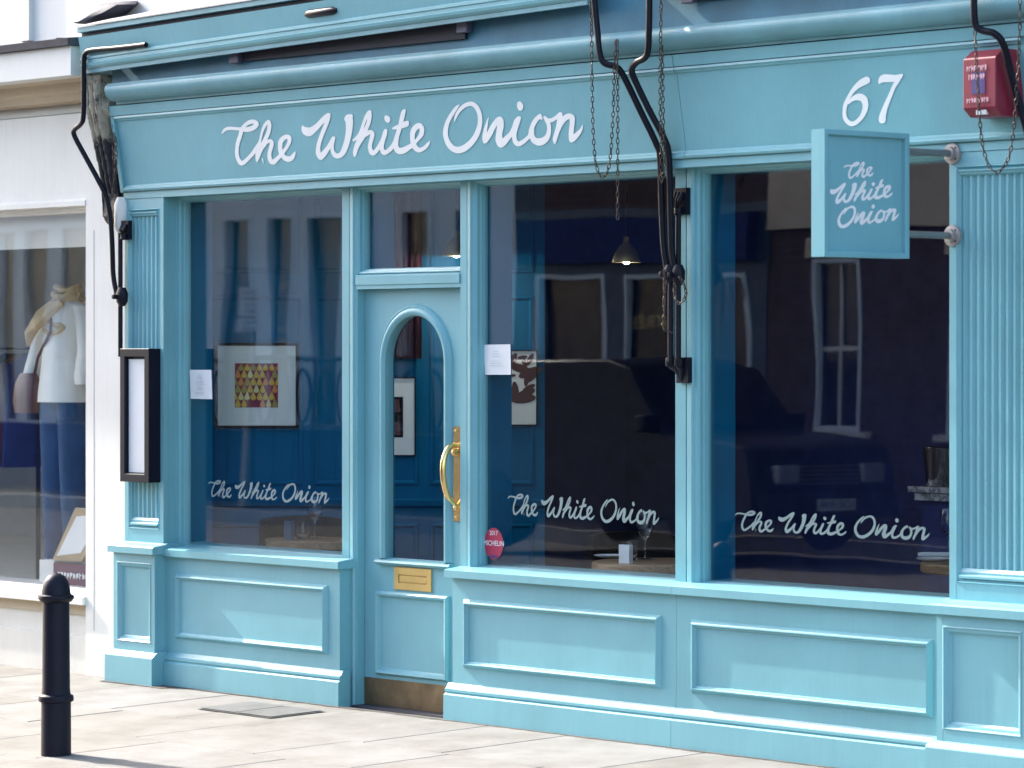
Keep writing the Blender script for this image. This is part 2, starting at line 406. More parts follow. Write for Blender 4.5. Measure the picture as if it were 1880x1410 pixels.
ONION = [
 reg(*D_, [(462,245,22),(410,300,60),(340,400,76),(262,530,82),(215,650,88),(192,780,98),(207,900,98),(262,1030,108),(352,1118,118),(460,1142,132),(580,1100,132),(700,1000,118),(790,880,108),(850,740,102),(880,600,92),(875,450,88),(830,322,88),(760,242,88),(690,222,86),(600,247,82),(520,302,76),(450,382,66),(400,480,50),(372,575,14)]),
 reg(*D_, [(1051,490,10),(1015,620,46),(985,760,72),(972,900,92),(976,985,64)]),
 reg(*D_, [(985,960,100),(1060,840,112),(1130,700,108),(1200,592,102),(1258,532,104),(1288,562,122),(1285,680,132),(1262,820,124),(1262,940,144),(1290,1038,112),(1340,1000,132),(1420,910,112),(1500,820,96),(1560,700,92),(1600,580,92),(1648,518,88),(1668,505,62)]),
 reg(*D_, [(1650,520,84),(1625,600,92),(1582,740,88),(1562,860,88),(1582,968,92),(1640,1022,98),(1722,990,86),(1801,930,76),(1871,850,72),(1902,740,92),(1942,630,92),(2002,535,92),(2060,478,82),(2075,450,56)]),
 reg(*E_, [(768,470,80),(800,515,56)]),
 reg(*E_, [(610,740,100),(612,850,102),(662,948,122),(760,982,148),(860,948,132),(930,860,98),(955,740,82),(945,630,78),(905,550,76),(868,492,56)]),
 reg(*E_, [(872,492,50),(925,545,72),(1000,550,82),(1080,507,72),(1150,452,80),(1178,430,84)]),
 reg(*E_, [(1178,430,84),(1170,540,112),(1150,660,108),(1110,790,92),(1072,920,88),(1066,1000,44)]),
 reg(*E_, [(1130,760,80),(1190,612,102),(1270,512,112),(1350,472,114),(1408,502,112),(1415,600,98),(1400,740,98),(1390,860,92),(1396,955,74),(1450,898,112),(1520,828,92),(1590,740,54),(1622,650,14)]),
 reg(*E_, [(367,225,98),(380,268,126),(384,310,100)]),
]
K6 = 1762 / 150.0
NUM67 = [
 reg(1530, 120, [(715,322,158),(620,370,150),(500,460,112),(390,590,84),(310,730,82),(260,850,88),(240,970,82),(242,1090,88),(282,1188,94),(360,1252,102),(425,1258,102),(520,1208,94),(620,1090,98),(680,950,114),(690,830,130),(650,722,152),(560,682,150),(460,702,110),(380,762,70),(330,815,46)], K6),
 reg(1530, 120, [(985,400,14),(1012,340,90),(1080,282,162),(1200,278,166),(1320,278,146),(1420,250,112),(1482,202,40)], K6),
 reg(1530, 120, [(1440,240,90),(1370,350,96),(1300,470,84),(1230,640,88),(1160,800,98),(1100,960,118),(1060,1100,142),(1052,1178,150)], K6),
]
def cat_rom(p, n=14):
    p = np.array(p); q = np.vstack([2 * p[0] - p[1], p, 2 * p[-1] - p[-2]]); out = []
    for i in range(1, len(q) - 2):
        for t in np.linspace(0, 1, n, endpoint=False):
            a, b, c, d = q[i - 1], q[i], q[i + 1], q[i + 2]
            out.append(.5 * (2 * b + (c - a) * t + (2 * a - 5 * b + 4 * c - d) * t * t + (3 * b - a - 3 * c + d) * t ** 3))
    out.append(p[-1]); return np.array(out)
def stroke_mesh(strokes, cell=.6):
    S = np.vstack([cat_rom(s) for s in strokes]); S[:, 2] = np.maximum(S[:, 2], .5) / 2
    x0, y0 = S[:, 0].min() - 12, S[:, 1].min() - 12
    nx = int((S[:, 0].max() + 12 - x0) / cell) + 1; ny = int((S[:, 1].max() + 12 - y0) / cell) + 1
    fld = np.full((ny, nx), 9.0)
    gx = x0 + np.arange(nx) * cell; gy = y0 + np.arange(ny) * cell
    for x, y, r in S:
        R = r + 3
        i0, i1 = int((x - R - x0) / cell), int((x + R - x0) / cell) + 2
        j0, j1 = int((y - R - y0) / cell), int((y + R - y0) / cell) + 2
        d = np.hypot(gx[None, i0:i1] - x, gy[j0:j1, None] - y) - r
        fld[j0:j1, i0:i1] = np.minimum(fld[j0:j1, i0:i1], d)
    V = []; Fc = []; idx = {}
    def vid(key, p):
        if key not in idx: idx[key] = len(V); V.append(p)
        return idx[key]
    def corner(i, j): return vid(('c', i, j), (gx[i], gy[j]))
    def edge(i, j, k, l):
        a, b = fld[j, i], fld[l, k]; t = a / (a - b)
        return vid(('e', min((i, j), (k, l)), max((i, j), (k, l))), (gx[i] + (gx[k] - gx[i]) * t, gy[j] + (gy[l] - gy[j]) * t))
    ins = fld < 0
    for j in range(ny - 1):
        run = None
        for i in range(nx - 1):
            c4 = [(i, j), (i + 1, j), (i + 1, j + 1), (i, j + 1)]; s4 = [ins[b, a] for a, b in c4]
            if all(s4):
                if run is None: run = i
                continue
            if run is not None:
                Fc.append((corner(run, j), corner(i, j), corner(i, j + 1), corner(run, j + 1))); run = None
            if not any(s4): continue
            poly = []
            for k in range(4):
                if s4[k]: poly.append(corner(*c4[k]))
                if s4[k] != s4[(k + 1) % 4]: poly.append(edge(*c4[k], *c4[(k + 1) % 4]))
            if len(poly) > 2: Fc.append(tuple(poly))
    return np.array(V), Fc
SCRIPT = stroke_mesh(THE + WHITE + ONION)
def affine(src, dst):
    a = np.array([[x, y, 1] for x, y in src]); b = np.array(dst); T = np.linalg.solve(a, b)
    return lambda P: np.hstack([P, np.ones((len(P), 1))]) @ T
def letters(name, mesh, fmap, place, mat, parent):
    V, Fc = mesh; P = fmap(V) if fmap else V
    mb = MB(); mb.add([place(p[0], p[1]) for p in P], Fc); return make(name, mb, mat, parent)
def zpt(r, x, y, k=KS): return (r[0] + x / k, r[1] + y / k)
T_TIP, T_BOT, N_TIP = zpt(A_, 85, 705), zpt(A_, 455, 1335), zpt(E_, 1622, 650)

# ================================================================== SETTING: pavement, road, kerbs
def sheet(name, x0, x1, pts, mat, kind='structure'):
    mb = MB(); n = len(pts)
    vs = [(x0, y, z) for y, z in pts] + [(x1, y, z) for y, z in pts]
    mb.add(vs, [(i, i + 1, n + i + 1, n + i) for i in range(n - 1)])
    return tag(make(name, mb, mat), kind=kind)
KY = -2.75
sheet('ground', -90, 60, [(-60, -.3), (40, -.3)], M['road'])
road = sheet('road', -60, 40, [(-13.3, ground_z(KY) - .13), (-8, ground_z(KY) - .06), (KY - .12, ground_z(KY) - .12)], M['road'])
pave = sheet('pavement', -40, 30, [(KY, ground_z(KY) - .005), (-.1, G0 - .005), (.6, G0 - .005)], M['bedding'])
fpave = sheet('far_pavement', -40, 30, [(-14.3, -.06), (-13.4, -.1)], M['farstone'])
kb = MB()
kb.prism([(KY - .12, -.35), (KY, -.35), (KY, ground_z(KY) - .004), (KY - .015, ground_z(KY)), (KY - .105, ground_z(KY)), (KY - .12, ground_z(KY) - .015)], -40, 30, 'x')
tag(make('kerb', kb, M['kerbstone']), kind='structure')
kb = MB(); kb.box(-40, 30, -13.42, -13.3, -.35, -.095); tag(make('kerb', kb, M['kerbstone']), kind='structure')
# individual slabs, joints running square to the shopfront
yrow = [-2.745, -2.13, -1.42, -.86, -.10]
for r in range(4):
    ya, yb = yrow[r] + .003, yrow[r + 1] - .003
    x = -6.2 + [.1, .42, .25, .0][r]
    while x < 4.6:
        w = random.choice([.62, .75, .9, .55, .7])
        mb = MB(); dz = random.uniform(-.0012, .0012); e = .003
        za, zb = ground_z(ya) + dz, ground_z(yb) + dz
        x0, x1 = x + .003, x + w - .003
        v = [(x0, ya, za - .03), (x1, ya, za - .03), (x1, yb, zb - .03), (x0, yb, zb - .03),
             (x0, ya, za - e), (x1, ya, za - e), (x1, yb, zb - e), (x0, yb, zb - e),
             (x0 + e, ya + e, za), (x1 - e, ya + e, za), (x1 - e, yb - e, zb), (x0 + e, yb - e, zb)]
        fs = [(8, 9, 10, 11)] + [(a + k, a + (k + 1) % 4, a + 4 + (k + 1) % 4, a + 4 + k) for a in (0, 4) for k in range(4)]
        mb.add(v, fs); make('paving_slab', mb, M['slab'], pave)
        x += w
rg_ = random.Random(11); mb = MB(); xs = np.arange(-2.3, 4.3, .03); vs = []
for i, xx in enumerate(xs):
    w_ = .010 + .012 * rg_.random() + .012 * max(0, math.sin(xx * 5.1) * math.sin(xx * 1.7)); y0 = -.09; y1 = -.105 - w_ - (.075 if xx < -1.72 else 0)
    vs += [(float(xx), y0, ground_z(y0) + .003), (float(xx), y1, ground_z(y1) + .003)]
mb.add(vs, [(2 * i, 2 * i + 1, 2 * i + 3, 2 * i + 2) for i in range(len(xs) - 1)])
tag(make('grit', mb, plain('dark_grit', (.09, .08, .068), .95, var=.4, bumps=.6, bscale=200), pave), kind='stuff')
# cast cover set in the paving
p = [onG(358, 1306), onG(500, 1297), onG(607, 1300), onG(450, 1316)]
cxx = sum(q[0] for q in p) / 4; cyy = sum(q[1] for q in p) / 4
cov = thing('inspection_cover', 'grey cast iron inspection cover let into the pale paving', 'cover', (cxx, cyy, ground_z(cyy)))
def gsheet(x0, x1, y0, y1, dz):
    return [(x0, y0, ground_z(y0) + dz), (x1, y0, ground_z(y0) + dz), (x1, y1, ground_z(y1) + dz), (x0, y1, ground_z(y1) + dz)]
hw, hd = .30, .17
mb = MB(); mb.add(gsheet(cxx - hw, cxx + hw, cyy - hd, cyy + hd, .0045), [(0, 1, 2, 3)]); make('frame', mb, M['cover'], cov)
mb = MB()
for i in range(2):
    xa = cxx - hw + .012 + i * (hw - .008)
    mb.add(gsheet(xa, xa + hw - .02, cyy - hd + .012, cyy + hd - .012, .0085), [(0, 1, 2, 3)])
make('tread_plate', mb, M['cover'], cov)

# ================================================================== THE BLUE SHOPFRONT
shop = thing('restaurant_shopfront', 'pale blue timber restaurant shopfront with white script lettering and arched door', 'shopfront', (0, 0, G0))
ZH, ZL2, ZL1 = 2.505, 2.542, 2.94           # window head, fascia bottom, fascia top
ZS = .69                                    # glass bottom
YG = .055                                   # glass plane
YP = -.08                                   # pilaster face
YR = -.07                                   # stall riser face
xA0, xA1 = X(628), X(654)                   # post between first window and door
xB0, xB1 = X(845), X(869)                   # post between door and second window
xC0, xC1 = X(1240), X(1278)                 # post between second and third window
xW1, xW3 = X(322), X(1756)                  # window 1 left jamb, window 3 right jamb (frame plane)
xPL0, xPL1 = X(229, YP), X(300, YP)
xPR0 = X(1743, YP); xPR1 = xPR0 + .46
xW3 = xPR0 + .003
FX0, FX1 = X(226, -.086), xPR1 + .02               # fascia ends

# --- fascia, leaning outwards at the top
def fas(a, b, h=0):                         # a along, b in 0..1 up the leaning board, h proud
    y = -.086 - .075 * b; z = ZL2 + (ZL1 + .055 - ZL2) * b
    nx = Vector((0, -(ZL1 + .055 - ZL2), -.075)).normalized()
    return (a, y + nx.y * h, z + nx.z * h)
def fas_px(px, py, h):
    # intersection of the pixel ray with the leaning fascia
    p0, px1, pz1 = Vector(fas(0, 0, h)), Vector(fas(1, 0, h)), Vector(fas(0, 1, h))
    n = (px1 - p0).cross(pz1 - p0); d = Vector(ray(px, py)); c = Vector(CAM)
    t = (p0 - c).dot(n) / d.dot(n); return tuple(c + d * t)
FH = math.hypot(ZL1 + .055 - ZL2, .075)
xSeam = X(1251, -.12)
def fascia_board(xa, xb):
    mb = MB()
    pl = lambda a, b, h: fas(a, b / FH, h)
    mb.rings((xa, xb, 0, FH), [(0, -.03), (0, 0)], pl, fill=True)
    return make('fascia_board', mb, M['blue'], shop)
fb1 = fascia_board(FX0, xSeam - .0015); fb2 = fascia_board(xSeam + .0015, FX1)
def fascia_trim(nm, xa, xb, lo, hi, prof, board):
    mb = MB(); n = len(prof); vs = []
    for t, h in prof: vs += [fas(xa, (lo + (hi - lo) * t) / FH, h), fas(xb, (lo + (hi - lo) * t) / FH, h)]
    mb.add(vs, [(2 * i, 2 * i + 1, 2 * i + 3, 2 * i + 2) for i in range(n - 1)])
    mb.add([vs[2 * i] for i in range(n)], [tuple(range(n))]); mb.add([vs[2 * i + 1] for i in range(n)], [tuple(range(n))])
    return make(nm, mb, M['blue'], board)
bead = [(0, 0), (.02, .014), (.35, .018), (.55, .010), (.8, .008), (1, 0)]
fascia_trim('bottom_moulding', FX0 + .03, xSeam - .002, .004, .036, bead, fb1)
fascia_trim('bottom_moulding', xSeam + .002, FX1 - .03, .004, .036, bead, fb2)
btop = FH - .056
fascia_trim('top_moulding', FX0 + .03, xSeam - .002, btop, btop - .03, bead, fb1)
fascia_trim('top_moulding', xSeam + .002, FX1 - .03, btop, btop - .03, bead, fb2)
topb = [(0, 0), (0.01, .016), (.98, .016), (1, 0)]
fascia_trim('top_rail', FX0, xSeam - .002, btop + .003, FH, topb, fb1)
fascia_trim('top_rail', xSeam + .002, FX1, btop + .003, FH, topb, fb2)
mb = MB()
pp = [fas(FX0, 0, .001), fas(FX0 + .026, 0, .001), fas(FX0 + .026, (btop) / FH, .001), fas(FX0, btop / FH, .001)]
qq = [fas(FX0, 0, .016), fas(FX0 + .026, 0, .016), fas(FX0 + .026, (btop) / FH, .016), fas(FX0, btop / FH, .016)]
mb.add(pp + qq, [(4, 5, 6, 7), (0, 1, 5, 4), (1, 2, 6, 5), (2, 3, 7, 6), (3, 0, 4, 7)])
make('end_stile', mb, M['blue'], fb1)
letters('script_lettering', SCRIPT, None, lambda x, y: fas_px(x, y, .0025), M['white_letter'], fb1)
letters('house_number', stroke_mesh(NUM67), None, lambda x, y: fas_px(x, y, .0025), M['white_letter'], fb2)

# --- head beam under the fascia
mb = MB(); mb.prism([(-.084, ZH), (.16, ZH), (.16, ZL2 + .02), (-.06, ZL2 + .02), (-.06, ZL2 - .002), (-.084, ZL2 - .002)], xPL0 - .004, xPR1 + .004, 'x')
make('head_beam', mb, M['blue'], shop)

# --- posts (profile in plan, swept up)
def post(name, x0, x1, z0, z1, beads_right=True):
    w = x1 - x0
    if beads_right:
        pr = [(x0, 0), (x0 + w * .50, 0), (x0 + w * .50, .009), (x0 + w * .57, .009), (x0 + w * .57, -.002), (x0 + w * .80, -.004), (x0 + w * .86, .006), (x1, .008), (x1, YG + .02), (x1, .21), (x0, .21)]
    mb = MB(); mb.prism(pr, z0, z1, 'z'); return make(name, mb, M['blue'], shop)
post('mullion', xA0, xA1, G0 - .02, ZH - .001); post('mullion', xB0, xB1, G0 - .02, ZH - .001); post('mullion', xC0, xC1, .60, ZH - .001)
# interior linings behind the posts, painted deep blue
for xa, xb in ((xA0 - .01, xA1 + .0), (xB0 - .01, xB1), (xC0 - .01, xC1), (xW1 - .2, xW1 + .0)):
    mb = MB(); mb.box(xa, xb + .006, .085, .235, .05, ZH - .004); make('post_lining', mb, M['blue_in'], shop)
mb = MB(); mb.prism([(xPL1 + .001, -.02), (xW1 + .0, -.02), (xW1 + .0, -.001), (xW1 + .02, .002), (xW1 + .02, .085), (xPL1 + .001, .085)], .62, ZH - .001, 'z')
make('jamb', mb, M['blue'], shop)

# --- windows
def window(name, x0, x1, z0, z1, extra=None):
    w = empty(name, ((x0 + x1) / 2, YG, z0)); w.parent = shop; w.matrix_parent_inverse = shop.matrix_world.inverted()
    bpy.context.view_layer.update()
    mb = MB(); pr = [(0, -.008), (.004, -.012), (.010, -.016), (.012, -.030), (.020, -.034), (.024, -YG + .004), (.026, -YG - .012)]
    mb.rings((x0, x1, z0, z1), pr, facade(0.0)); make('frame', mb, M['blue'], w)
    mb = MB(); mb.box(x0 + .022, x1 - .022, YG, YG + .006, z0 + .02, z1 - .02)
    make('pane', mb, M['glass'], w); return w
bpy.context.view_layer.update()
win1 = window('window', xW1 + .02, xA0, ZS - .024, ZH - .001)
win2 = window('window', xB1, xC0, ZS - .024, ZH - .001)
win3 = window('window', xC1, xW3, ZS - .024, ZH - .001)
ZT0, ZT1 = Zf(760, 529), Zf(760, 496)
wint = window('transom_window', xA1, xB0, ZT1 - .01, ZH - .001)
def wl_place(x, y): return onY(x, y, YG - .0025)
letters('window_lettering', SCRIPT, affine([T_TIP, T_BOT, N_TIP], [(320 + 243 / 3.917, 700 + 738 / 3.917), (320 + 275 / 3.917, 700 + 832 / 3.917), (320 + 1114 / 3.917, 700 + 836 / 3.917)]), wl_place, M['window_letter'], win1)
letters('window_lettering', SCRIPT, affine([T_TIP, T_BOT, N_TIP], [(860 + 243 / 3.357, 700 + 722 / 3.357), (860 + 285 / 3.357, 700 + 824 / 3.357), (860 + 1174 / 3.357, 700 + 838 / 3.357)]), wl_place, M['window_letter'], win2)
letters('window_lettering', SCRIPT, affine([T_TIP, T_BOT, N_TIP], [(1260 + 325 / 3.615, 760 + 672 / 3.615), (1260 + 380 / 3.615, 760 + 776 / 3.615), (1260 + 1614 / 3.615, 760 + 790 / 3.615)]), wl_place, M['window_letter'], win3)

# --- transom bar over the door
mb = MB(); mb.prism([(.0, ZT0), (.13, ZT0), (.13, ZT1 - .004), (.035, ZT1 - .004), (.0, ZT1 - .018), (-.006, ZT1 - .024), (-.006, ZT0 + .022), (0, ZT0 + .016)], xA1 + .001, xB0 - .001, 'x')
make('transom_bar', mb, M['blue'], shop)

# --- stall risers
panel_prof = [(0, 0), (.002, .004), (.015, .020), (.021, .021), (.027, .010), (.033, .008), (.036, 0)]
def riser(x0, x1, px0, px1, ztop, zbot, ret_left=False, ret_right=False):
    r = empty('stall_riser', ((x0 + x1) / 2, YR, G0)); bpy.context.view_layer.update()
    r.parent = shop; r.matrix_parent_inverse = shop.matrix_world.inverted(); bpy.context.view_layer.update()
    mb = MB(); mb.box(x0, x1, YR, .19, G0 - .05, .632); make('board', mb, M['blue'], r)
    mb = MB(); mb.rings((X(px0, YR), X(px1, YR), zbot, ztop), panel_prof, facade(YR + .0005)); make('panel_moulding', mb, M['blue'], r)
    so = .032
    mb = MB(); mb.prism([(YR - so, .634), (.20, .634), (.20, ZS + .004), (YG + .01, ZS + .002), (YG - .02, ZS - .004), (YR - so + .012, .672), (YR - so, .668)],
                        x0 - (.025 if ret_left else 0), x1 + (.025 if ret_right else 0), 'x')
    make('sill', mb, M['blue'], r)
    a, b = x0 - (.03 if ret_left else 0), x1 + (.03 if ret_right else 0)
    mb = MB(); mb.prism([(YR - .001, .135), (YR - .016, .112), (YR - .024, .108), (YR - .024, .096), (YR - .017, .090), (YR - .032, .080), (YR - .034, G0 - .05), (YR + .04, G0 - .05), (YR + .04, .135)], a, b, 'x')
    make('plinth', mb, M['blue'], r)
    return r
xr1b = X(623.7, YR); xr2a = X(831, YR); xr23 = X(1241.5, YR); xr3b = X(1729, YR)
riser(xPL1 + .002, xr1b, 324, 602, .548, .206, ret_right=True)
riser(xr2a, xr23 - .001, 852, 1214.5, .535, .210, ret_left=True)
riser(xr23 + .001, xr3b + .05, 1270, 1713, .527, .206)

# --- pilasters
def pilaster(x0, x1, nfl, mirror=False):
    p = empty('pilaster', ((x0 + x1) / 2, YP, G0)); bpy.context.view_layer.update()
    p.parent = shop; p.matrix_parent_inverse = shop.matrix_world.inverted(); bpy.context.view_layer.update()
    zc, zt = .69, ZH - .002
    b = .036
    mb = MB()                                # shaft with a sunk, fluted panel
    mb.box(x0, x1, YP + .03, .19, zc - .02, zt)
    mb.box(x0, x0 + b, YP, YP + .031, zc - .02, zt); mb.box(x1 - b, x1, YP, YP + .031, zc - .02, zt)
    mb.box(x0 + b - .001, x1 - b + .001, YP + .0005, YP + .031, zc - .02, zc + .075); mb.box(x0 + b - .001, x1 - b + .001, YP + .0005, YP + .031, zt - .055, zt)
    make('shaft', mb, M['blue'], p)
    za, zb = zc + .075, zt - .055
    mb = MB(); mb.rings((x0 + b, x1 - b, za, zb), [(0, 0), (.004, .004), (.010, -.006), (.018, -.010), (.020, -.020), (.024, -.026)], facade(YP)); make('panel_moulding', mb, M['blue'], p)
    fx0, fx1 = x0 + b + .022, x1 - b - .022
    n = nfl; w = (fx1 - fx0) / n; prof = []
    for i in range(n):
        a = fx0 + i * w
        prof += [(a, YP + .016), (a + w * .30, YP + .016)]
        for k in range(1, 6):
            t = k / 6; prof.append((a + w * (.30 + .70 * t), YP + .016 + .013 * math.sin(math.pi * t)))
    prof.append((fx1, YP + .016)); prof += [(fx1, YP + .035), (fx0, YP + .035)]
    mb = MB(); mb.prism(prof, za + .060, zb - .040, 'z'); make('fluting', mb, M['blue'], p)
    for z0, z1, up in ((za + .020, za + .060, 1), (zb - .040, zb - .016, -1)):
        mb = MB()
        if up > 0: pr = [(YP + .033, z0), (YP - .004, z0), (YP - .004, z0 + .010), (YP + .006, z0 + .016), (YP + .006, z0 + .026), (YP + .014, z1), (YP + .033, z1)]
        else: pr = [(YP + .033, z0), (YP + .014, z0), (YP + .004, z0 + .006), (YP + .002, z0 + .014), (YP - .006, z0 + .018), (YP - .006, z1), (YP + .033, z1)]
        mb.prism(pr, fx0 - .004, fx1 + .004, 'x'); make('fillet_moulding', mb, M['blue'], p)
    # pedestal
    px0, px1 = x0 - .01, x1 + .012; yp = -.145
    mb = MB(); bb = .032
    mb.box(px0, px1, yp + .02, .19, G0 - .05, .64); mb.box(px0, px0 + bb, yp, yp + .021, .12, .64); mb.box(px1 - bb, px1, yp, yp + .021, .12, .64)
    mb.box(px0 + bb - .001, px1 - bb + .001, yp + .0005, yp + .021, .12, .175); mb.box(px0 + bb - .001, px1 - bb + .001, yp + .0005, yp + .021, .595, .64)
    make('pedestal', mb, M['blue'], p)
    mb = MB(); mb.rings((px0 + bb, px1 - bb, .175, .595), [(0, .001), (.006, .003), (.012, -.004), (.022, -.006), (.026, -.014), (.034, -.0195)], facade(yp)); make('pedestal_moulding', mb, M['blue'], p)
    mb = MB(); mb.prism([(yp - .026, .642), (.19, .642), (.19, .70), (YP + .01, .70), (YP - .01, .692), (yp - .018, .682), (yp - .026, .676)], px0 - .018, px1 + .018, 'x'); make('pedestal_cap', mb, M['blue'], p)
    mb = MB(); mb.prism([(yp + .01, .135), (yp - .012, .120), (yp - .03, .105), (yp - .032, .10), (yp - .034, G0 - .05), (.19, G0 - .05), (.19, .135)], px0 - .034, px1 + .02, 'x'); make('base_block', mb, M['blue'], p)
    return p
pilaster(xPL0, xPL1, 6); pilaster(xPR0, xPR1, 9)

# --- door
door = empty('door', ((xA1 + xB0) / 2, YG, G0)); bpy.context.view_layer.update()
door.parent = shop; door.matrix_parent_inverse = shop.matrix_world.inverted(); bpy.context.view_layer.update()
YD = .052
dx0, dx1 = xA1 + .003, xB0 + .03
gx0, gx1 = X(708.7, YD), X(819, YD); gz0 = Zf(709, 1025, YD); gzt = Zf(763, 578, YD)
gr = (gx1 - gx0) / 2; gxc = (gx0 + gx1) / 2; gsp = gzt - gr
dz0, dz1 = Zf(740, 1255, YD), ZT0 - .002
def arch_path(off, n=22):
    pts = [(gx0 - off, gz0)]
    for k in range(n + 1):
        a = math.pi - math.pi * k / n; pts.append((gxc + (gr + off) * math.cos(a), gsp + (gr + off) * math.sin(a)))
    pts.append((gx1 + off, gz0)); return pts
inner = arch_path(0.0)
# leaf: outer rectangle bridged to the arched opening
def outer_pts(n=22):
    o = [(dx0, gz0)]
    for k in range(n + 1):
        a = math.pi - math.pi * k / n; c, s = math.cos(a), math.sin(a)
        tx = (dx1 - gxc) / c if c > 1e-6 else ((dx0 - gxc) / c if c < -1e-6 else 1e9); tz = (dz1 - gsp) / s if s > 1e-6 else 1e9
        t = min(tx, tz); o.append((gxc + c * t, gsp + s * t))
    o.append((dx1, gz0)); return o
outer = outer_pts(); n = len(inner); mb = MB()
mb.add([(x, YD, z) for x, z in outer] + [(x, YD, z) for x, z in inner], [(i, i + 1, n + i + 1, n + i) for i in range(n - 1)])
mb.add([(dx0, YD, dz1), *[(outer[i][0], YD, outer[i][1]) for i in range(n) if False]] if False else [], [])
# corner infill
cl = [i for i in range(n) if abs(outer[i][1] - dz1) < 1e-6]
mb.add([(dx0, YD, dz1), (outer[cl[0] - 1][0], YD, outer[cl[0] - 1][1]), (outer[cl[0]][0], YD, dz1)], [(0, 1, 2)])
mb.add([(dx1, YD, dz1), (outer[cl[-1]][0], YD, dz1), (outer[cl[-1] + 1][0], YD, outer[cl[-1] + 1][1])], [(0, 1, 2)])
mb.add([(x, YD, z) for x, z in inner + [inner[0]]] + [(x, YD + .045, z) for x, z in inner + [inner[0]]], [(i, i + 1, n + 2 + i, n + 1 + i) for i in range(n)])
mb.box(dx0, dx1, YD, YD + .045, dz0, gz0)
make('leaf', mb, M['blue'], door)
def sweep_arch(prof, nm):
    mb = MB(); m = len(prof); rows = [(arch_path(o), h) for o, h in prof]
    k = len(rows[0][0]); vs = [(x, YD - h, z) for r, h in rows for x, z in r]
    mb.add(vs, [(i * k + j, i * k + j + 1, (i + 1) * k + j + 1, (i + 1) * k + j) for i in range(m - 1) for j in range(k - 1)])
    return make(nm, mb, M['blue'], door, smooth=True)
sweep_arch([(-.002, -.02), (-.004, .008), (.004, .018), (.014, .022), (.026, .020), (.034, .012), (.040, .014), (.048, .008), (.052, -.002)], 'arch_moulding')
mb = MB(); mb.prism([(YD + .02, gz0 + .004), (YD - .028, gz0 - .008), (YD - .032, gz0 - .018), (YD - .02, gz0 - .030), (YD, gz0 - .032), (YD + .02, gz0 - .032)], gx0 - .055, gx1 + .055, 'x'); make('glazing_sill', mb, M['blue'], door)
mb = MB(); mb.add([(x, YD + .022, z) for x, z in inner], [tuple(range(n))]); make('pane', mb, M['glass'], door)
pz1, pz0 = Zf(692, 1083, YD), Zf(692, 1238, YD)
mb = MB(); mb.rings((X(692, YD), X(826, YD), pz0, pz1), [(0, 0), (.002, .010), (.012, .022), (.022, .020), (.030, .006), (.040, -.004), (.044, -.010)], facade(YD), fill=True); make('lower_panel', mb, M['blue'], door)
lp = empty('letter_plate', onY(760, 1064, YD)); bpy.context.view_layer.update(); lp.parent = door; lp.matrix_parent_inverse = door.matrix_world.inverted(); bpy.context.view_layer.update()
lx0, lx1 = X(725, YD), X(794, YD); lz1, lz0 = Zf(725, 1040, YD), Zf(725, 1082, YD)
mb = MB(); mb.rings((lx0, lx1, lz0, lz1), [(0, 0), (.001, .007), (.003, .008), (.035, .008), (.036, .002)], facade(YD), fill=True)
mb.rings((lx0 + .040, lx1 - .040, lz0 + .039, lz1 - .039), [(0, .0025), (.002, .0065)], facade(YD), fill=True)
o = make('plate', mb, M['brass_dull'], door); o.name = 'letter_plate_front'
bpy.data.objects.remove(lp); o.name = 'letter_plate'
kz1 = Zf(668, 1242, YD)
mb = MB(); mb.box(dx0 + .001, dx1 - .001, YD - .004, YD + .03, G0 + .008, kz1); make('kick_plate', mb, M['bronze'], door)
mb = MB(); mb.box(dx0 - .002, dx1, -.03, YD + .05, G0 - .03, G0 + .006); make('threshold', mb, M['slate'], door)
# handle: long brass backplate and bowed grip
hx0, hx1 = X(834, YD), X(834, YD) + .07
hz1, hz0 = Zf(838, 783, YD), Zf(838, 957, YD)
mb = MB(); mb.box(hx0, hx1, YD - .006, YD, hz0, hz1)
hc = hx0 + .03
top = Zf(838, 822, YD); bot = Zf(838, 932, YD)
path = [(hc, YD - .004, top + .01), (hc, YD - .035, top + .012), (hc, YD - .065, top - .005), (hc, YD - .088, top - .05), (hc, YD - .095, top - .11), (hc, YD - .088, top - .17), (hc, YD - .066, top - .23), (hc, YD - .036, bot + .03), (hc, YD - .004, bot)]
pa = cat_rom([(*q, 0) for q in path], 6)[:, :3]
mb.tube([tuple(q) for q in pa], [.011 + .004 * math.sin(math.pi * i / (len(pa) - 1)) for i in range(len(pa))], 12)
mb.lathe([(.0, -.03), (.016, -.028), (.018, -.008), (.012, 0)], (hc, YD - .004, top - .02), 14, axis='y'); mb.lathe([(.0, -.03), (.013, -.02), (.014, 0)], (hc, YD - .004, bot), 14, axis='y')
for z in (hz0 + .02, hz1 - .02): mb.lathe([(0, -.004), (.006, -.003), (.007, 0)], (hc - .01, YD - .006, z), 10, axis='y')
make('handle', mb, M['brass'], door, smooth=True)

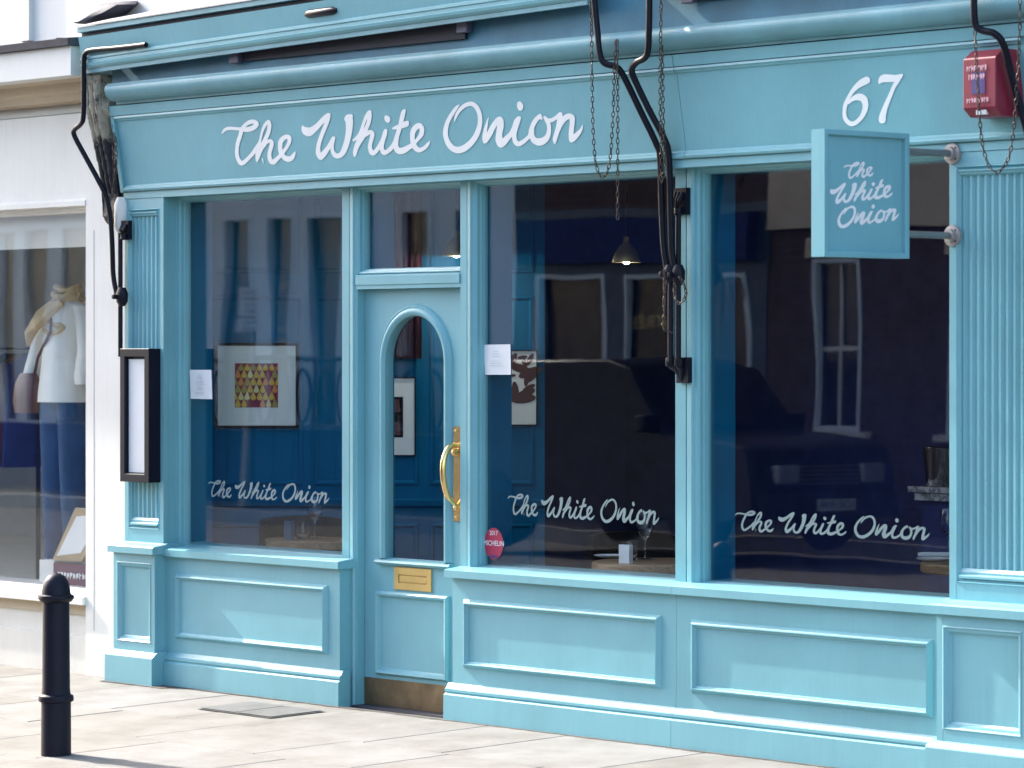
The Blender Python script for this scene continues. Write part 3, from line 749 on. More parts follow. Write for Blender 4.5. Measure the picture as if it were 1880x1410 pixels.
# --- cornice over the fascia, upper wall
CX0, CX1 = X(196, -.24), FX1 + .3
pr = [(-.150, 2.999), (-.180, 2.997), (-.182, 3.012), (-.215, 3.016), (-.240, 3.034), (-.252, 3.055), (-.256, 3.076), (-.249, 3.092), (-.241, 3.096), (-.241, 3.104), (.02, 3.124), (.02, 2.999)]
mb = MB(); mb.prism(pr, CX0, CX1, 'x'); make('cornice', mb, M['blue_old'], shop, smooth=True)
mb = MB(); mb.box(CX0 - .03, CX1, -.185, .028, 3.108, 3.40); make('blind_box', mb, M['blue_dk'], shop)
mb = MB(); mb.box(xPL0 - .0115, CX1 + 2, .03, .5, 3.0, 8.5); make('upper_wall', mb, M['white_paint'], shop)
mb = MB(); mb.box(xPL0 - .02, CX1, .12, .25, ZH - .02, 3.02); make('lintel', mb, M['blue_in'], shop)

# ================================================================== AWNINGS (rolled up) with their iron arms
def awning(label, xa, xb, zb, slope, brackets, arms, rods, castings, slot):
    a = thing('retractable_awning', label, 'awning', (xa, -.25, zb), 'rolled awnings over the shopfront')
    bpy.context.view_layer.update()
    def zz(x): return zb + slope * (x - xa)
    def bar(nm, prof, m, x0=xa, x1=xb):
        mb = MB(); n = len(prof)
        vs = [(x0, y, zz(x0) + z) for y, z in prof] + [(x1, y, zz(x1) + z) for y, z in prof]
        mb.add(vs, [(i, (i + 1) % n, (i + 1) % n + n, i + n) for i in range(n)] + [tuple(range(n)), tuple(range(n, 2 * n))])
        return make(nm, mb, M[m] if isinstance(m, str) else m, a)
    bar('front_lath', [(-.30, .0), (-.285, -.012), (-.25, -.012), (-.25, .155), (-.312, .155), (-.292, .055), (-.300, .050), (-.300, .038), (-.292, .034), (-.292, .018), (-.304, .014)], 'blue')
    bar('under_rail', [(-.280, -.013), (-.280, -.034), (-.262, -.034), (-.262, -.013)], 'blue_old')
    bar('gap_shade_strip', [(-.290, .156), (-.290, .178), (-.25, .178), (-.25, .156)], 'dark')  # dark strip paints in the shade between lath and hood
    bar('hood_board', [(-.20, .175), (-.318, .180), (-.318, .206), (-.20, .206)], 'blue_old')
    bar('lead_flashing', [(-.326, .207), (-.326, .214), (.03, .30), (.03, .29)], 'lead')
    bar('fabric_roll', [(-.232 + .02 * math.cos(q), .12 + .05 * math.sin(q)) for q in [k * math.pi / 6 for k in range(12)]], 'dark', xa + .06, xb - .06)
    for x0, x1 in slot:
        mb = MB(); mb.box(x0, x1, -.205, -.187, zz(x0) - .07, zz(x1) + .12); make('shadow_board', mb, M['dark'], a)  # dark sheet stands in for the shade inside the roller slot
    for px in brackets:
        x0 = X(px, -.16); mb = MB(); mb.box(x0, x0 + .075, -.228, -.19, zz(x0) - .075, zz(x0) + .08); make('roller_bracket', mb, M['greyp'], a, bevel=.004)
    for pts, r in arms:
        P = [onY(px, py, y) for px, py, y in pts]; P = [tuple(q) for q in cat_rom([(*q, 0) for q in P], 5)[:, :3]]
        mb = MB(); mb.tube(P, r, 12); make('arm', mb, M['black'], a, smooth=True)
    for px, y0, y1, yy in rods:
        x = X(px, yy); mb = MB(); mb.tube([(x, yy, Zf(px, y0, yy)), (x, yy, Zf(px, y1, yy))], .0125, 12); make('slide_rod', mb, M['black'], a, smooth=True)
    for kind, px0, px1, py0, py1, yy in castings:
        x0, x1 = X(px0, yy), X(px1, yy); xm = (x0 + x1) / 2; w = x1 - x0; pm = (px0 + px1) / 2
        z1, z0 = Zf(pm, py0, yy), Zf(pm, py1, yy); mb = MB()
        if kind == 'top':
            mb.box(x0, x1, yy + .005, max(yy + .03, -.002 if px0 > 600 else yy + .03), z0, z1)
            for k in range(3): mb.tube([(x0 + w * (.25 + .25 * k), yy + .004, z1 - .02), (x0 + w * (.3 + .2 * k), yy - .012, (z0 + z1) / 2), (xm, yy - .006, z0 + .03)], [.008, .010, .006], 8)
            mb.lathe([(.020, 0), (.024, .006), (.020, .014), (.020, .03), (.024, .034)], (xm, yy, z0 - .002), 14)
        elif kind == 'bottom':
            mb.box(xm - .01, x1, yy + .008, -.002, z0, z1)
            mb.lathe([(.022, 0), (.024, .004), (.024, .034), (.020, .038)], (x0 + .030, yy, z1 - .040), 14); mb.lathe([(.022, 0), (.024, .004), (.024, .034), (.020, .038)], (x1 - .048, yy, z1 - .040), 14)
            for k in range(2): mb.tube([(x0 + .03 + k * .05, yy, z1 - .038), (xm + k * .03, yy + .004, (z0 + z1) / 2), (xm + .02, yy + .012, z0 + .01)], [.015, .014, .008], 8)
        else:
            mb.loft([(xm, yy, z0, w * .25, .014), (xm, yy, z0 + (z1 - z0) * .25, w * .48, .026), (xm, yy, z0 + (z1 - z0) * .7, w * .5, .028), (xm, yy, z1, w * .3, .018)], 14)
            mb.lathe([(0, -.03), (.012, -.028), (.014, 0)], (xm - w * .2, yy - .02, (z0 + z1) / 2), 10, axis='y')
        make({'top': 'top_casting', 'bottom': 'foot_casting', 'slider': 'slider'}[kind], mb, M['black'], a, smooth=True)
    return a
YA = -.30
armL = [(268, 82, YA - .012), (215, 88, YA - .012), (170, 92, YA - .012), (157, 98, YA - .012), (154, 112, YA - .01), (154, 165, YA), (153, 215, YA + .01), (148, 228, YA + .02), (137, 238, YA + .03), (137, 250, YA + .04), (156, 286, YA + .07), (180, 330, YA + .11), (196, 364, YA + .14), (203, 402, YA + .16), (206, 450, YA + .17), (208, 505, YA + .18), (214, 540, YA + .18)]
arm1 = [(1086, -70, YA - 0.010), (1090, -10, YA - 0.010), (1096, 50, YA + 0.000), (1101, 98, YA + 0.000), (1110, 116, YA + 0.010), (1131, 123, YA + 0.032), (1145, 140, YA + 0.054), (1176, 204, YA + 0.106), (1204, 262, YA + 0.158), (1212, 290, YA + 0.190), (1215, 380, YA + 0.215), (1219, 455, YA + 0.230), (1226, 500, YA + 0.240)]
arm2 = [(1192, -70, YA - 0.010), (1192, 20, YA - 0.010), (1190, 88, YA + 0.000), (1184, 106, YA + 0.010), (1168, 115, YA + 0.020), (1160, 128, YA + 0.032), (1166, 148, YA + 0.054), (1193, 204, YA + 0.106), (1221, 258, YA + 0.158), (1228, 290, YA + 0.190), (1231, 380, YA + 0.215), (1233, 455, YA + 0.230), (1240, 500, YA + 0.245)]
arm3 = [(1788, -70, YA - 0.010), (1788, 10, YA - 0.010), (1791, 46, YA + 0.000), (1804, 56, YA + 0.010), (1826, 62, YA + 0.020), (1842, 82, YA + 0.042), (1858, 140, YA + 0.094), (1880, 222, YA + 0.146), (1900, 300, YA + 0.178), (1904, 400, YA + 0.200), (1906, 500, YA + 0.200)]
lxa = X(150, -.29); lxb = X(1075, -.29)
awning('blue rolled awning whose front lath ends above the weathered console bracket', lxa, lxb, 3.198, .0185, [440, 858],
       [(armL, .0135), (arm1, .0145)], [(221, 428, 655, -.115), (1231, 500, 664, -.05)],
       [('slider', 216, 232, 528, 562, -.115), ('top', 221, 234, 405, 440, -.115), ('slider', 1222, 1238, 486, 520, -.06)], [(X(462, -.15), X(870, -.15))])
lxc = X(1185, -.29)
awning('blue rolled awning on the house number side of the fascia', lxc, FX1 + .25, 3.198 + .0185 * (lxc - lxa), .004, [1270],
       [(arm2, .0145), (arm3, .0145)], [(1245.5, 385, 664, -.04), (1906, 500, 664, -.09)],
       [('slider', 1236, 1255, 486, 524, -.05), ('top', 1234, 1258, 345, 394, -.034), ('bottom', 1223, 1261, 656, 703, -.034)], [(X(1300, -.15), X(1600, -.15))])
# dark hand slot in the lath
mb = MB(); xs0, xs1 = X(560, -.303), X(618, -.303); zc = 3.198 + .0185 * ((xs0 + xs1) / 2 - lxa) + .10
mb.loft([(0, 0, 0, 1, 1), (0, 0, 1, 1, 1)]) if False else None
mb.tube([(xs0, -.296, zc), (xs0 + .03, -.300, zc), (xs1 - .03, -.300, zc + .003), (xs1, -.296, zc + .003)], [.012, .020, .020, .012], 10)
aw = [o for o in bpy.data.objects if o.name == 'retractable_awning'][0]
make('pull_hook', mb, M['black'], aw, smooth=True)

# ================================================================== CHAINS
lm = MB()
seg = 10
pts = []
for k in range(14):
    q = 2 * math.pi * k / 14; pts.append((.0062 * math.cos(q), 0, .0150 * math.sin(q)))
pts.append(pts[0])
lm.tube(pts, .0023, 6, caps=False)
link0 = make('link', lm, M['chain'], smooth=True); link_mesh = link0.data; bpy.data.objects.remove(link0)
def chain(label, pts, group='chains hanging from the awnings', pitch=.0245, mesh=None):
    P = [onY(*q) for q in pts]; P = cat_rom([(*q, 0) for q in P], 12)[:, :3]
    c = thing('chain', label, 'chain', tuple(P[0]), group); bpy.context.view_layer.update()
    d = np.concatenate([[0], np.cumsum(np.linalg.norm(np.diff(P, axis=0), axis=1))])
    s = 0; i = 0
    while s < d[-1]:
        p = Vector([np.interp(s, d, P[:, k]) for k in range(3)]); q = Vector([np.interp(min(s + .01, d[-1]), d, P[:, k]) for k in range(3)])
        t = (q - p)
        if t.length < 1e-6: break
        o = bpy.data.objects.new('link', mesh or link_mesh); scene.collection.objects.link(o)
        rot = t.to_track_quat('Z', 'Y').to_matrix().to_4x4() @ Matrix.Rotation((i % 2) * math.pi / 2 + random.uniform(-.25, .25), 4, 'Z')
        o.parent = c; o.matrix_parent_inverse = c.matrix_world.inverted(); o.matrix_world = Matrix.Translation(p) @ rot
        s += pitch; i += 1
    return c
yc = -.17
chain('long rusty chain looped in a deep U beside the last letter of the fascia', [(1084, -20, -0.285), (1086, 60, -0.285), (1087, 150, -0.285), (1089, 240, -0.235), (1094, 300, -0.202), (1106, 325, -0.188), (1119, 300, -0.202), (1125, 220, -0.246), (1128, 130, -0.285), (1131, 76, -0.285)])
chain('single rusty chain hanging straight down to the top of the middle window', [(1133, 78, -0.285), (1134, 160, -0.279), (1134, 260, -0.224), (1134, 340, -0.180), (1134, 402, -0.180)])
chain('doubled rusty chain hanging against the pair of bent awning arms', [(1214, -20, -0.285), (1213, 60, -0.285), (1212, 160, -0.279), (1213, 250, -0.229), (1214, 330, -0.180), (1219, 300, -0.202), (1217, 180, -0.268), (1216, 80, -0.285)])
chain('rusty chain looped in front of the red alarm box', [(1787, -20, -0.285), (1791, 80, -0.285), (1797, 190, -0.263), (1803, 260, -0.224), (1814, 300, -0.210), (1830, 316, -0.200), (1848, 298, -0.203), (1858, 262, -0.223), (1866, 180, -0.268), (1872, 60, -0.285), (1873, -20, -0.285)])
chain('short thin chain drooping from the awning slider on the window post', [(1250, 512, -.12), (1257, 526, -.12), (1259, 540, -.12), (1254, 553, -.12), (1246, 556, -.12), (1240, 546, -.12), (1237, 520, -.12)], pitch=.02)
chain('thin chain ending in a bent wire against the middle window', [(1219, 500, -.12), (1220, 530, -.12), (1219, 560, -.12), (1219, 578, -.12), (1217, 590, -.12), (1219, 602, -.12), (1230, 609, -.11)], pitch=.02)
chain('rusty chain hanging in the gap beside the weathered console bracket', [(207, 205, -.16), (208, 260, -.15), (209, 320, -.15), (208, 362, -.15), (213, 300, -.15), (212, 240, -.15)])

# ================================================================== HANGING SIGN on two poles
ysx = X(1749, -.085)                                    # plane of the poles (x of the flanges)
tS = .073
sgx = ysx                                                # sign box centred on the poles
yf = onX(1514, 400, sgx + tS / 2)[1]; yb = onX(1670, 400, sgx + tS / 2)[1]
sz1 = onX(1514, 236, sgx + tS / 2)[2]; sz0 = onX(1514, 471, sgx + tS / 2)[2]
sign = thing('hanging_sign', 'small square blue box sign on two grey poles reading The White Onion', 'sign', (sgx, (yf + yb) / 2, sz0)); bpy.context.view_layer.update()
mb = MB(); rim = .022
mb.box(sgx - tS / 2 + .020, sgx + tS / 2 - .020, yf + .004, yb - .004, sz0 + .004, sz1 - .004); make('core_panel', mb, M['blue'], sign)
sgnplace = lambda side: (lambda a, b, h: (sgx + side * (tS / 2 + h), a, b))
for side in (1, -1):
    mb = MB(); mb.rings((yf, yb, sz0, sz1), [(0, -tS / 2 - 0.0), (0, -.001), (.001, 0), (rim - .003, 0), (rim, -.003), (rim + .001, -.0195)], sgnplace(side)); make('rim', mb, M['blue'], sign)
def sg(x, y): return onX(x, y, sgx + tS / 2 - .0185)
kS = 9.4; oS = (1500, 280)
def zs(x, y): return (oS[0] + x / kS, oS[1] + y / kS)
bold = lambda S: [[(x, y, w * 1.28) for x, y, w in st_] for st_ in S]
letters('sign_lettering', stroke_mesh(bold(THE[:3])), affine([T_TIP, T_BOT, zpt(A_, 1538, 1075)], [zs(462, 262), zs(570, 452), zs(968, 348)]), sg, M['white_letter'], sign)
letters('sign_lettering', stroke_mesh(bold(WHITE)), affine([zpt(B_, 150, 700), zpt(B_, 530, 1335), zpt(C_, 1606, 975)], [zs(232, 652), zs(352, 884), zs(1298, 696)]), sg, M['white_letter'], sign)
letters('sign_lettering', stroke_mesh(bold(ONION)), affine([zpt(D_, 460, 1205), zpt(D_, 690, 183), zpt(E_, 1622, 650)], [zs(450, 1300), zs(602, 922), zs(1412, 1048)]), sg, M['white_letter'], sign)
for py in (282, 433):
    z = Zf(1749, py, YP)
    po = MB(); po.tube([(sgx, yb + .001, z), (sgx, YP - .012, z)], .0145, 14); pole = make('pole', po, M['steel'], sign, smooth=True)
    fl = MB(); fl.lathe([(.0, -.032), (.026, -.032), (.027, -.016), (.042, -.013), (.044, -.010), (.044, .0)], (sgx, YP, z), 24, axis='y')
    for k in range(4):
        q = math.pi / 4 + k * math.pi / 2; fl.lathe([(0, -.0165), (.005, -.0155), (.006, -.012)], (sgx + .031 * math.cos(q), YP, z + .031 * math.sin(q)), 8, mi=1, axis='y')
    make('flange', fl, [M['flange'], M['chain']], pole, smooth=True)


# ================================================================== ALARM BOX
alx0, alx1 = X(1771, -.24), X(1833, -.24); alz1, alz0 = Zf(1790, 92, -.24), Zf(1790, 213, -.24)
al = thing('alarm_box', 'red burglar alarm box with blue panel on the fascia', 'alarm box', ((alx0 + alx1) / 2, -.13, alz0)); bpy.context.view_layer.update()
mb = MB(); ya = -.25; bw = .035
v = [(alx0, ya, alz0 + .03), (alx1 - .005, ya, alz0 + .03), (alx1 - .005, ya, alz1 - .035), (alx0, ya, alz1 - .035),
     (alx0 + .0, -.11, alz0 - .005), (alx1 + .02, -.11, alz0 - .005), (alx1 + .02, -.13, alz1), (alx0, -.13, alz1),
     (alx0 + .01, ya + .03, alz0 - .004), (alx1, ya + .03, alz0 - .004), (alx1, ya + .04, alz1), (alx0 + .01, ya + .04, alz1)]
mb.add(v, [(0, 1, 2, 3), (0, 8, 9, 1), (8, 4, 5, 9), (3, 2, 10, 11), (11, 10, 6, 7), (1, 9, 5, 6, 10, 2), (0, 3, 11, 7, 4, 8)])
make('casing', mb, M['alarm_red'], al, bevel=.004)
mb = MB(); aw_ = alx1 - alx0; ah = alz1 - alz0
mb.box(alx0 + aw_ * .26, alx0 + aw_ * .66, ya - .0015, ya, alz0 + ah * .33, alz0 + ah * .66); make('panel_label', mb, M['alarm_blue'], al)
def scrawl(nm, x0, x1, zc, h, y, mat, parent, n=9):
    mb = MB(); rnd = random.Random(int(x0 * 1000)); w = (x1 - x0) / n
    for k in range(n):
        a = x0 + k * w
        mb.box(a + w * .1, a + w * .34, y - .001, y, zc - h / 2, zc + h / 2 * rnd.uniform(.6, 1)); mb.box(a + w * .36, a + w * .8, y - .001, y, zc + h * rnd.uniform(-.4, .1), zc + h * rnd.uniform(.2, .45))
    return make(nm, mb, mat, parent)
scrawl('print', alx0 + .02, alx1 - .05, alz1 - .072, .026, ya - .001, M['pink'], al); scrawl('print', alx0 + .03, alx1 - .06, alz1 - .106, .024, ya - .001, M['pink'], al, 7)
scrawl('print', alx0 + .02, alx1 - .04, alz0 + .062, .022, ya - .001, M['pink'], al)
mb = MB(); mb.box(alx0 + aw_ * .36, alx0 + aw_ * .66, ya + .006, ya + .02, alz0 + .004, alz0 + .022); make('strobe', mb, M['paper'], al)

# ================================================================== MENU CASE on the left pilaster
yc = -.155
mx0, mx1 = X(220, yc), X(273, yc); mz1, mz0 = Zf(245, 640, yc), Zf(245, 885, yc)
mc = thing('menu_case', 'tall black framed menu case with a white menu on the fluted pilaster', 'menu case', ((mx0 + mx1) / 2, YP, mz0)); bpy.context.view_layer.update()
mb = MB(); mb.rings((mx0, mx1, mz0, mz1), [(0, -.075), (0, -.002), (.002, 0), (.040, 0), (.044, -.006), (.046, -.018)], facade(yc)); mb.box(mx0 + .002, mx1 - .002, YP - .001, YP - .02, mz0 + .002, mz1 - .002)
make('case_frame', mb, M['black_case'], mc)
mb = MB(); mb.box(mx0 + .02, mx1 - .02, yc + .026, yc + .06, mz0 + .02, mz1 - .02); make('backing', mb, M['black_case'], mc)
mb = MB(); mb.box(mx0 + .048, mx1 - .048, yc + .024, yc + .0255, mz0 + .05, mz1 - .055); make('menu_sheet', mb, M['paper'], mc)

# ================================================================== NOTICES and STICKER on the glass
def notice(label, corners, yy, lines, nm='paper_notice'):
    n = thing(nm, label, 'notice', onY(*corners[3], yy)); bpy.context.view_layer.update()
    P = [Vector(onY(*c, yy)) for c in corners]; mb = MB()
    N = 6; vs = []
    for j in range(N + 1):
        for i in range(N + 1):
            a = P[0].lerp(P[1], i / N); b = P[3].lerp(P[2], i / N); q = a.lerp(b, j / N); q.y -= .004 * math.sin(i * .9) * (j / N); vs.append(tuple(q))
    mb.add(vs, [(j * (N + 1) + i, j * (N + 1) + i + 1, (j + 1) * (N + 1) + i + 1, (j + 1) * (N + 1) + i) for j in range(N) for i in range(N)])
    make('sheet', mb, M['paper'], n, smooth=True)
    mb = MB(); c = (P[0] + P[1] + P[2] + P[3]) / 4; w = (P[1] - P[0]).length
    for k in range(lines):
        z = P[0].z - .03 - k * (P[0].z - P[3].z - .05) / lines; ww = w * (.10 + .12 * ((k * 29) % 7) / 7)
        if k % 4 == 3: continue
        mb.box(c.x - ww, c.x + ww, yy - .009, yy - .0085, z - .0022, z)
    make('print', mb, M['ink'], n); return n
notice('white paper notice taped in the first window beside the framed picture', [(348, 679), (388, 679), (389, 733), (350, 732)], YG - .006, 14)
notice('white paper notice taped in the middle window above the round red sticker', [(887, 633), (937, 632), (937, 688), (891, 688)], YG - .006, 8)
ym = YG - .004
st = thing('round_sticker', 'round crimson guide sticker reading 2017 on the middle window', 'sticker', onY(907, 998, ym)); bpy.context.view_layer.update()
cx_, _, cz_ = onY(906.5, 998, ym); rx = (X(924, ym) - X(889.5, ym)) / 2; rz = (Zf(907, 969.5, ym) - Zf(907, 1027, ym)) / 2
mb = MB(); mb.add([(cx_ + rx * math.cos(2 * math.pi * k / 40), ym, cz_ + rz * math.sin(2 * math.pi * k / 40)) for k in range(40)], [tuple(range(40))]); make('disc', mb, M['red'], st)
text_obj('year', '2017', .030, M['paper'], st, (cx_, ym - .001, cz_ + rz * .66), (1, 0, 0), (0, 0, 1))
text_obj('wording', 'MICHELIN', .034, M['paper'], st, (cx_, ym - .001, cz_ + rz * .01), (1, 0, 0), (0, 0, 1))
mb = MB(); mb.box(cx_ - .026, cx_ + .026, ym - .0012, ym - .0006, cz_ - rz * .90, cz_ - rz * .76); make('badge', mb, M['alarm_blue'], st)

# ================================================================== BOLLARD
def bollard(loc, label):
    b = thing('bollard', label, 'bollard', loc, 'cast iron bollards on the pavement'); bpy.context.view_layer.update()
    k = .066
    mb = MB(); mb.lathe([(k * 1.0, -.05), (k * 1.02, .01), (k, .22), (k, .235)], loc, 28); make('base', mb, M['bollard'], b, smooth=True)
    mb = MB(); mb.lathe([(k, .235), (k * 1.17, .24), (k * 1.20, .252), (k * 1.17, .264), (k * .98, .272), (k * .94, .30), (k * .90, .66), (k * .90, .68)], loc, 28); make('shaft', mb, M['bollard'], b, smooth=True)
    mb = MB(); mb.lathe([(k * .90, .68), (k * 1.06, .685), (k * 1.22, .700), (k * 1.20, .710), (k * 1.0, .716), (k * .97, .730), (k * .92, .752), (k * .80, .776), (k * .58, .796), (k * .28, .808), (0, .811)], loc, 28); make('cap', mb, M['bollard'], b, smooth=True)
    return b
bp = onG(103, 1386)
bollard((bp[0], bp[1], bp[2]), 'dark navy black bollard with domed cap standing on the pale pavement')

# ================================================================== WHITE CLOTHES SHOP next door
nb = thing('clothes_shop', 'white painted clothes shop with a cream cornice next to the blue shopfront', 'shop', (-5, 0, G0)); bpy.context.view_layer.update()
NX1 = xPL0 - .012                                   # party line
nwx1 = X(166, -.02); NL = -14.0
yN = -.02
zwt, zwb = Zf(90, 383, yN), Zf(90, 1088, yN)
mb = MB(); mb.box(nwx1, NX1, yN - .03, .35, G0 - .05, 3.02); make('white_pier', mb, M['white_paint'], nb)
mb = MB(); mb.box(nwx1 + .075, nwx1 + .082, yN - .031, yN - .028, .2, 2.35); make('pier_groove', mb, M['lead'], nb)
mb = MB(); mb.box(NL, nwx1, yN, .3, zwt, 2.99); make('fascia', mb, M['white_paint'], nb)
mb = MB(); mb.prism([(yN - .01, zwt - .0), (yN - .035, zwt + .004), (yN - .035, zwt + .03), (yN - .015, zwt + .045), (yN - .015, zwt + .06), (yN + .05, zwt + .06), (yN + .05, zwt)], NL, nwx1 - .001, 'x'); make('fascia_moulding', mb, M['white_paint'], nb)
zc1 = Zf(60, 190, -.1)
mb = MB(); mb.prism([(yN, zc1 - .01), (yN - .05, zc1), (yN - .06, zc1 + .03), (yN - .10, zc1 + .045), (yN - .11, zc1 + .09), (yN - .18, zc1 + .12), (yN + .1, zc1 + .12), (yN + .1, zc1 - .01)], NL, NX1 - .13, 'x'); make('cornice', mb, M['tan'], nb)
zc2 = Zf(60, 145, -.3)
mb = MB(); mb.box(NL, NX1 - .17, -.30, .1, zc2, zc2 + .155); make('blind_box', mb, M['white_paint'], nb)
mb = MB(); mb.prism([(-.33, zc2 + .157), (-.335, zc2 + .195), (.05, zc2 + .23), (.05, zc2 + .157)], NL, NX1 - .15, 'x'); make('lead_ledge', mb, M['slate'], nb)
mb = MB(); mb.box(NL, NX1 - .001, .03, .5, 3.0, 8.5); make('upper_wall', mb, M['white_paint'], nb)
mb = MB(); xd = X(112, -.2); mb.tube([(xd, -.2, Zf(112, 140, -.2)), (xd, -.2, Zf(112, 70, -.2))], .028, 12); make('downpipe', mb, M['slate'], nb, smooth=True)
mb = MB(); xj = X(52, .03); mb.box(xj - .06, xj + .05, .0, .05, 3.42, 6); make('upper_pilaster', mb, M['cream'], nb)
# window of the clothes shop
mb = MB(); mb.rings((NL, nwx1, zwb, zwt), [(0, 0), (.012, -.002), (.016, -.02), (.03, -.03), (.032, -.07)], facade(yN)); make('window_frame', mb, M['white_paint'], nb)
mb = MB(); mb.box(NL, nwx1 - .03, yN + .065, yN + .071, zwb + .03, zwt - .03); make('pane', mb, M['glass'], nb)
mb = MB(); mb.prism([(yN - .05, zwb - .045), (yN - .05, zwb - .004), (yN + .07, zwb + .028), (.3, zwb + .028), (.3, zwb - .045)], NL, nwx1 - .002, 'x'); make('sill', mb, M['white_paint'], nb)
mb = MB(); mb.box(NL, nwx1 - .001, yN + .005, .3, zwb - .105, zwb - .045); make('sill_apron', mb, M['tan'], nb)
mb = MB(); mb.box(NL, nwx1 - .002, yN + .02, .3, .16, zwb - .105); make('stall_riser', mb, M['cream'], nb)
mb = MB(); mb.box(NL, nwx1 - .002, yN - .01, .3, G0 - .05, .16); make('plinth', mb, M['cream'], nb)
mb = MB(); mb.box(NX1 - .06, NX1 - .002, yN - .034, .0, G0, .42); make('dark_stain_board', mb, M['cream'], nb)
# interior
nbk = tag(make('shop_back_wall', MB().box(NL, NX1, 4.5, 4.6, -.05, 3), M['shop_grey']), kind='structure')
tag(make('shop_floor', MB().box(NL, NX1, .3, 4.6, .22, .26), M['cream']), kind='structure')
tag(make('shop_ceiling', MB().box(NL, NX1, .1, 4.6, 2.62, 2.7), M['cream']), kind='structure')
tag(make('shop_side_wall', MB().box(NL - .1, NL, .0, 4.6, -.05, 3), M['shop_grey']), kind='structure')
mb = MB(); mb.box(NL, nwx1 - .04, yN + .12, yN + .13, zwt - .21, zwt); make('window_blind', mb, M['cream'], nb)
# weathered console bracket between the two shops
mb = MB(); cx1 = FX0 - .036; cx0 = cx1 - .15
pr = [(0, 2.37), (-.06, 2.38), (-.09, 2.42), (-.085, 2.5), (-.10, 2.6), (-.12, 2.7), (-.14, 2.78), (-.16, 2.86), (-.18, 2.93), (-.195, 3.0), (-.19, 3.06), (-.205, 3.09), (-.205, 3.16), (0.02, 3.16)]
mb.prism(pr, cx0, cx1, 'x')
for k in range(3):
    t = k / 2; mb.tube([(cx0 + .03 + .09 * t, -.205, 3.12), (cx0 + .03 + .09 * t, -.198, 3.0), (cx0 + .03 + .09 * t, -.162, 2.86), (cx0 + .035 + .08 * t, -.124, 2.7), (cx0 + .04 + .07 * t, -.096, 2.54)], [.022, .020, .019, .016, .010], 8)
mb.lathe([(0, -.02), (.05, -.015), (.055, .0), (.04, .03)], (cx1, -.14, 2.99), 18, axis='x')
cb = make('console_bracket', mb, M['console'], nb, smooth=True)
ss = cb.modifiers.new('sub', 'SUBSURF'); ss.subdivision_type = 'SIMPLE'; ss.levels = 4; ss.render_levels = 4
tx = bpy.data.textures.new('crust', 'CLOUDS'); tx.noise_scale = .03; tx.noise_depth = 4
dm = cb.modifiers.new('crust', 'DISPLACE'); dm.texture = tx; dm.texture_coords = 'GLOBAL'; dm.strength = .014; dm.mid_level = .5
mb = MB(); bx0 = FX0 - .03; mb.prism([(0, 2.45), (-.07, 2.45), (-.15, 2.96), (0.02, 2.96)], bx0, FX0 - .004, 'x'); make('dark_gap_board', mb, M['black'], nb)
mb = MB(); wx = X(214, -.10); mb.loft([(wx + .02, -.07, Zf(218, 428, -.1), .03, .03), (wx + .02, -.075, Zf(218, 418, -.1), .045, .045), (wx + .02, -.075, Zf(218, 375, -.1), .045, .045), (wx + .02, -.07, Zf(218, 362, -.1), .035, .035)], 12); make('white_boss', mb, M['white_paint'], nb, smooth=True)
mb = MB(); q0 = onY(150, 40, -.1); mb.loft([(q0[0] + .06, -.06, 3.46, .09, .12), (q0[0] + .12, -.04, 3.50, .16, .10), (q0[0] + .18, -.02, 3.54, .20, .08), (q0[0] + .20, 0, 3.56, .18, .05)], 14, fold=.06); make('slate_capping', mb, M['slate'], nb, smooth=True)

# ================================================================== window display next door
M['blouse'] = plain('ivory_blouse', (.82, .80, .73), .9, bumps=.3, bscale=60)
M['scarf'] = plain('sand_scarf', (.62, .47, .28), .95, bumps=.5, bscale=90, var=.25)
M['jeans'] = plain('indigo_jeans', (.025, .075, .17), .9, var=.2)
M['leather'] = plain('oxblood_leather', (.085, .022, .022), .5, var=.2)
M['plum'] = plain('plum_sign', (.10, .02, .06), .6)
M['skin'] = plain('mannequin_fibreglass', (.55, .48, .40), .4)
mq_y = .55
mqx, _, _ = onY(122, 700, mq_y)
mq = thing('mannequin', 'headless mannequin in ivory blouse, sandy scarf and blue jeans in the shop window', 'mannequin', (mqx, mq_y, .30)); bpy.context.view_layer.update()
def mz(py): return Zf(120, py, mq_y)
mb = MB(); mb.loft([(mqx, mq_y, mz(738), .205, .15), (mqx, mq_y, mz(720), .20, .145), (mqx, mq_y, mz(660), .17, .125), (mqx, mq_y, mz(610), .165, .12), (mqx, mq_y, mz(580), .18, .12), (mqx, mq_y, mz(560), .16, .105), (mqx, mq_y, mz(548), .08, .07)], 36, fold=.035, nf=9); make('blouse', mb, M['blouse'], mq, smooth=True)
for s in (-1, 1):
    mb = MB(); mb.loft([(mqx + s * .27, mq_y - .05, mz(705), .062, .058), (mqx + s * .265, mq_y - .05, mz(690), .066, .06), (mqx + s * .245, mq_y - .02, mz(640), .058, .055), (mqx + s * .20, mq_y, mz(590), .06, .06), (mqx + s * .15, mq_y, mz(562), .055, .055)], 20, fold=.04, nf=5); make('sleeve', mb, M['blouse'], mq, smooth=True)
    mb = MB(); mb.loft([(mqx + s * .10, mq_y, .262, .055, .07), (mqx + s * .10, mq_y, .55, .065, .075), (mqx + s * .095, mq_y, .85, .085, .09), (mqx + s * .09, mq_y, mz(735), .105, .11)], 18, fold=.02); make('trouser_leg', mb, M['jeans'], mq, smooth=True)
mb = MB()
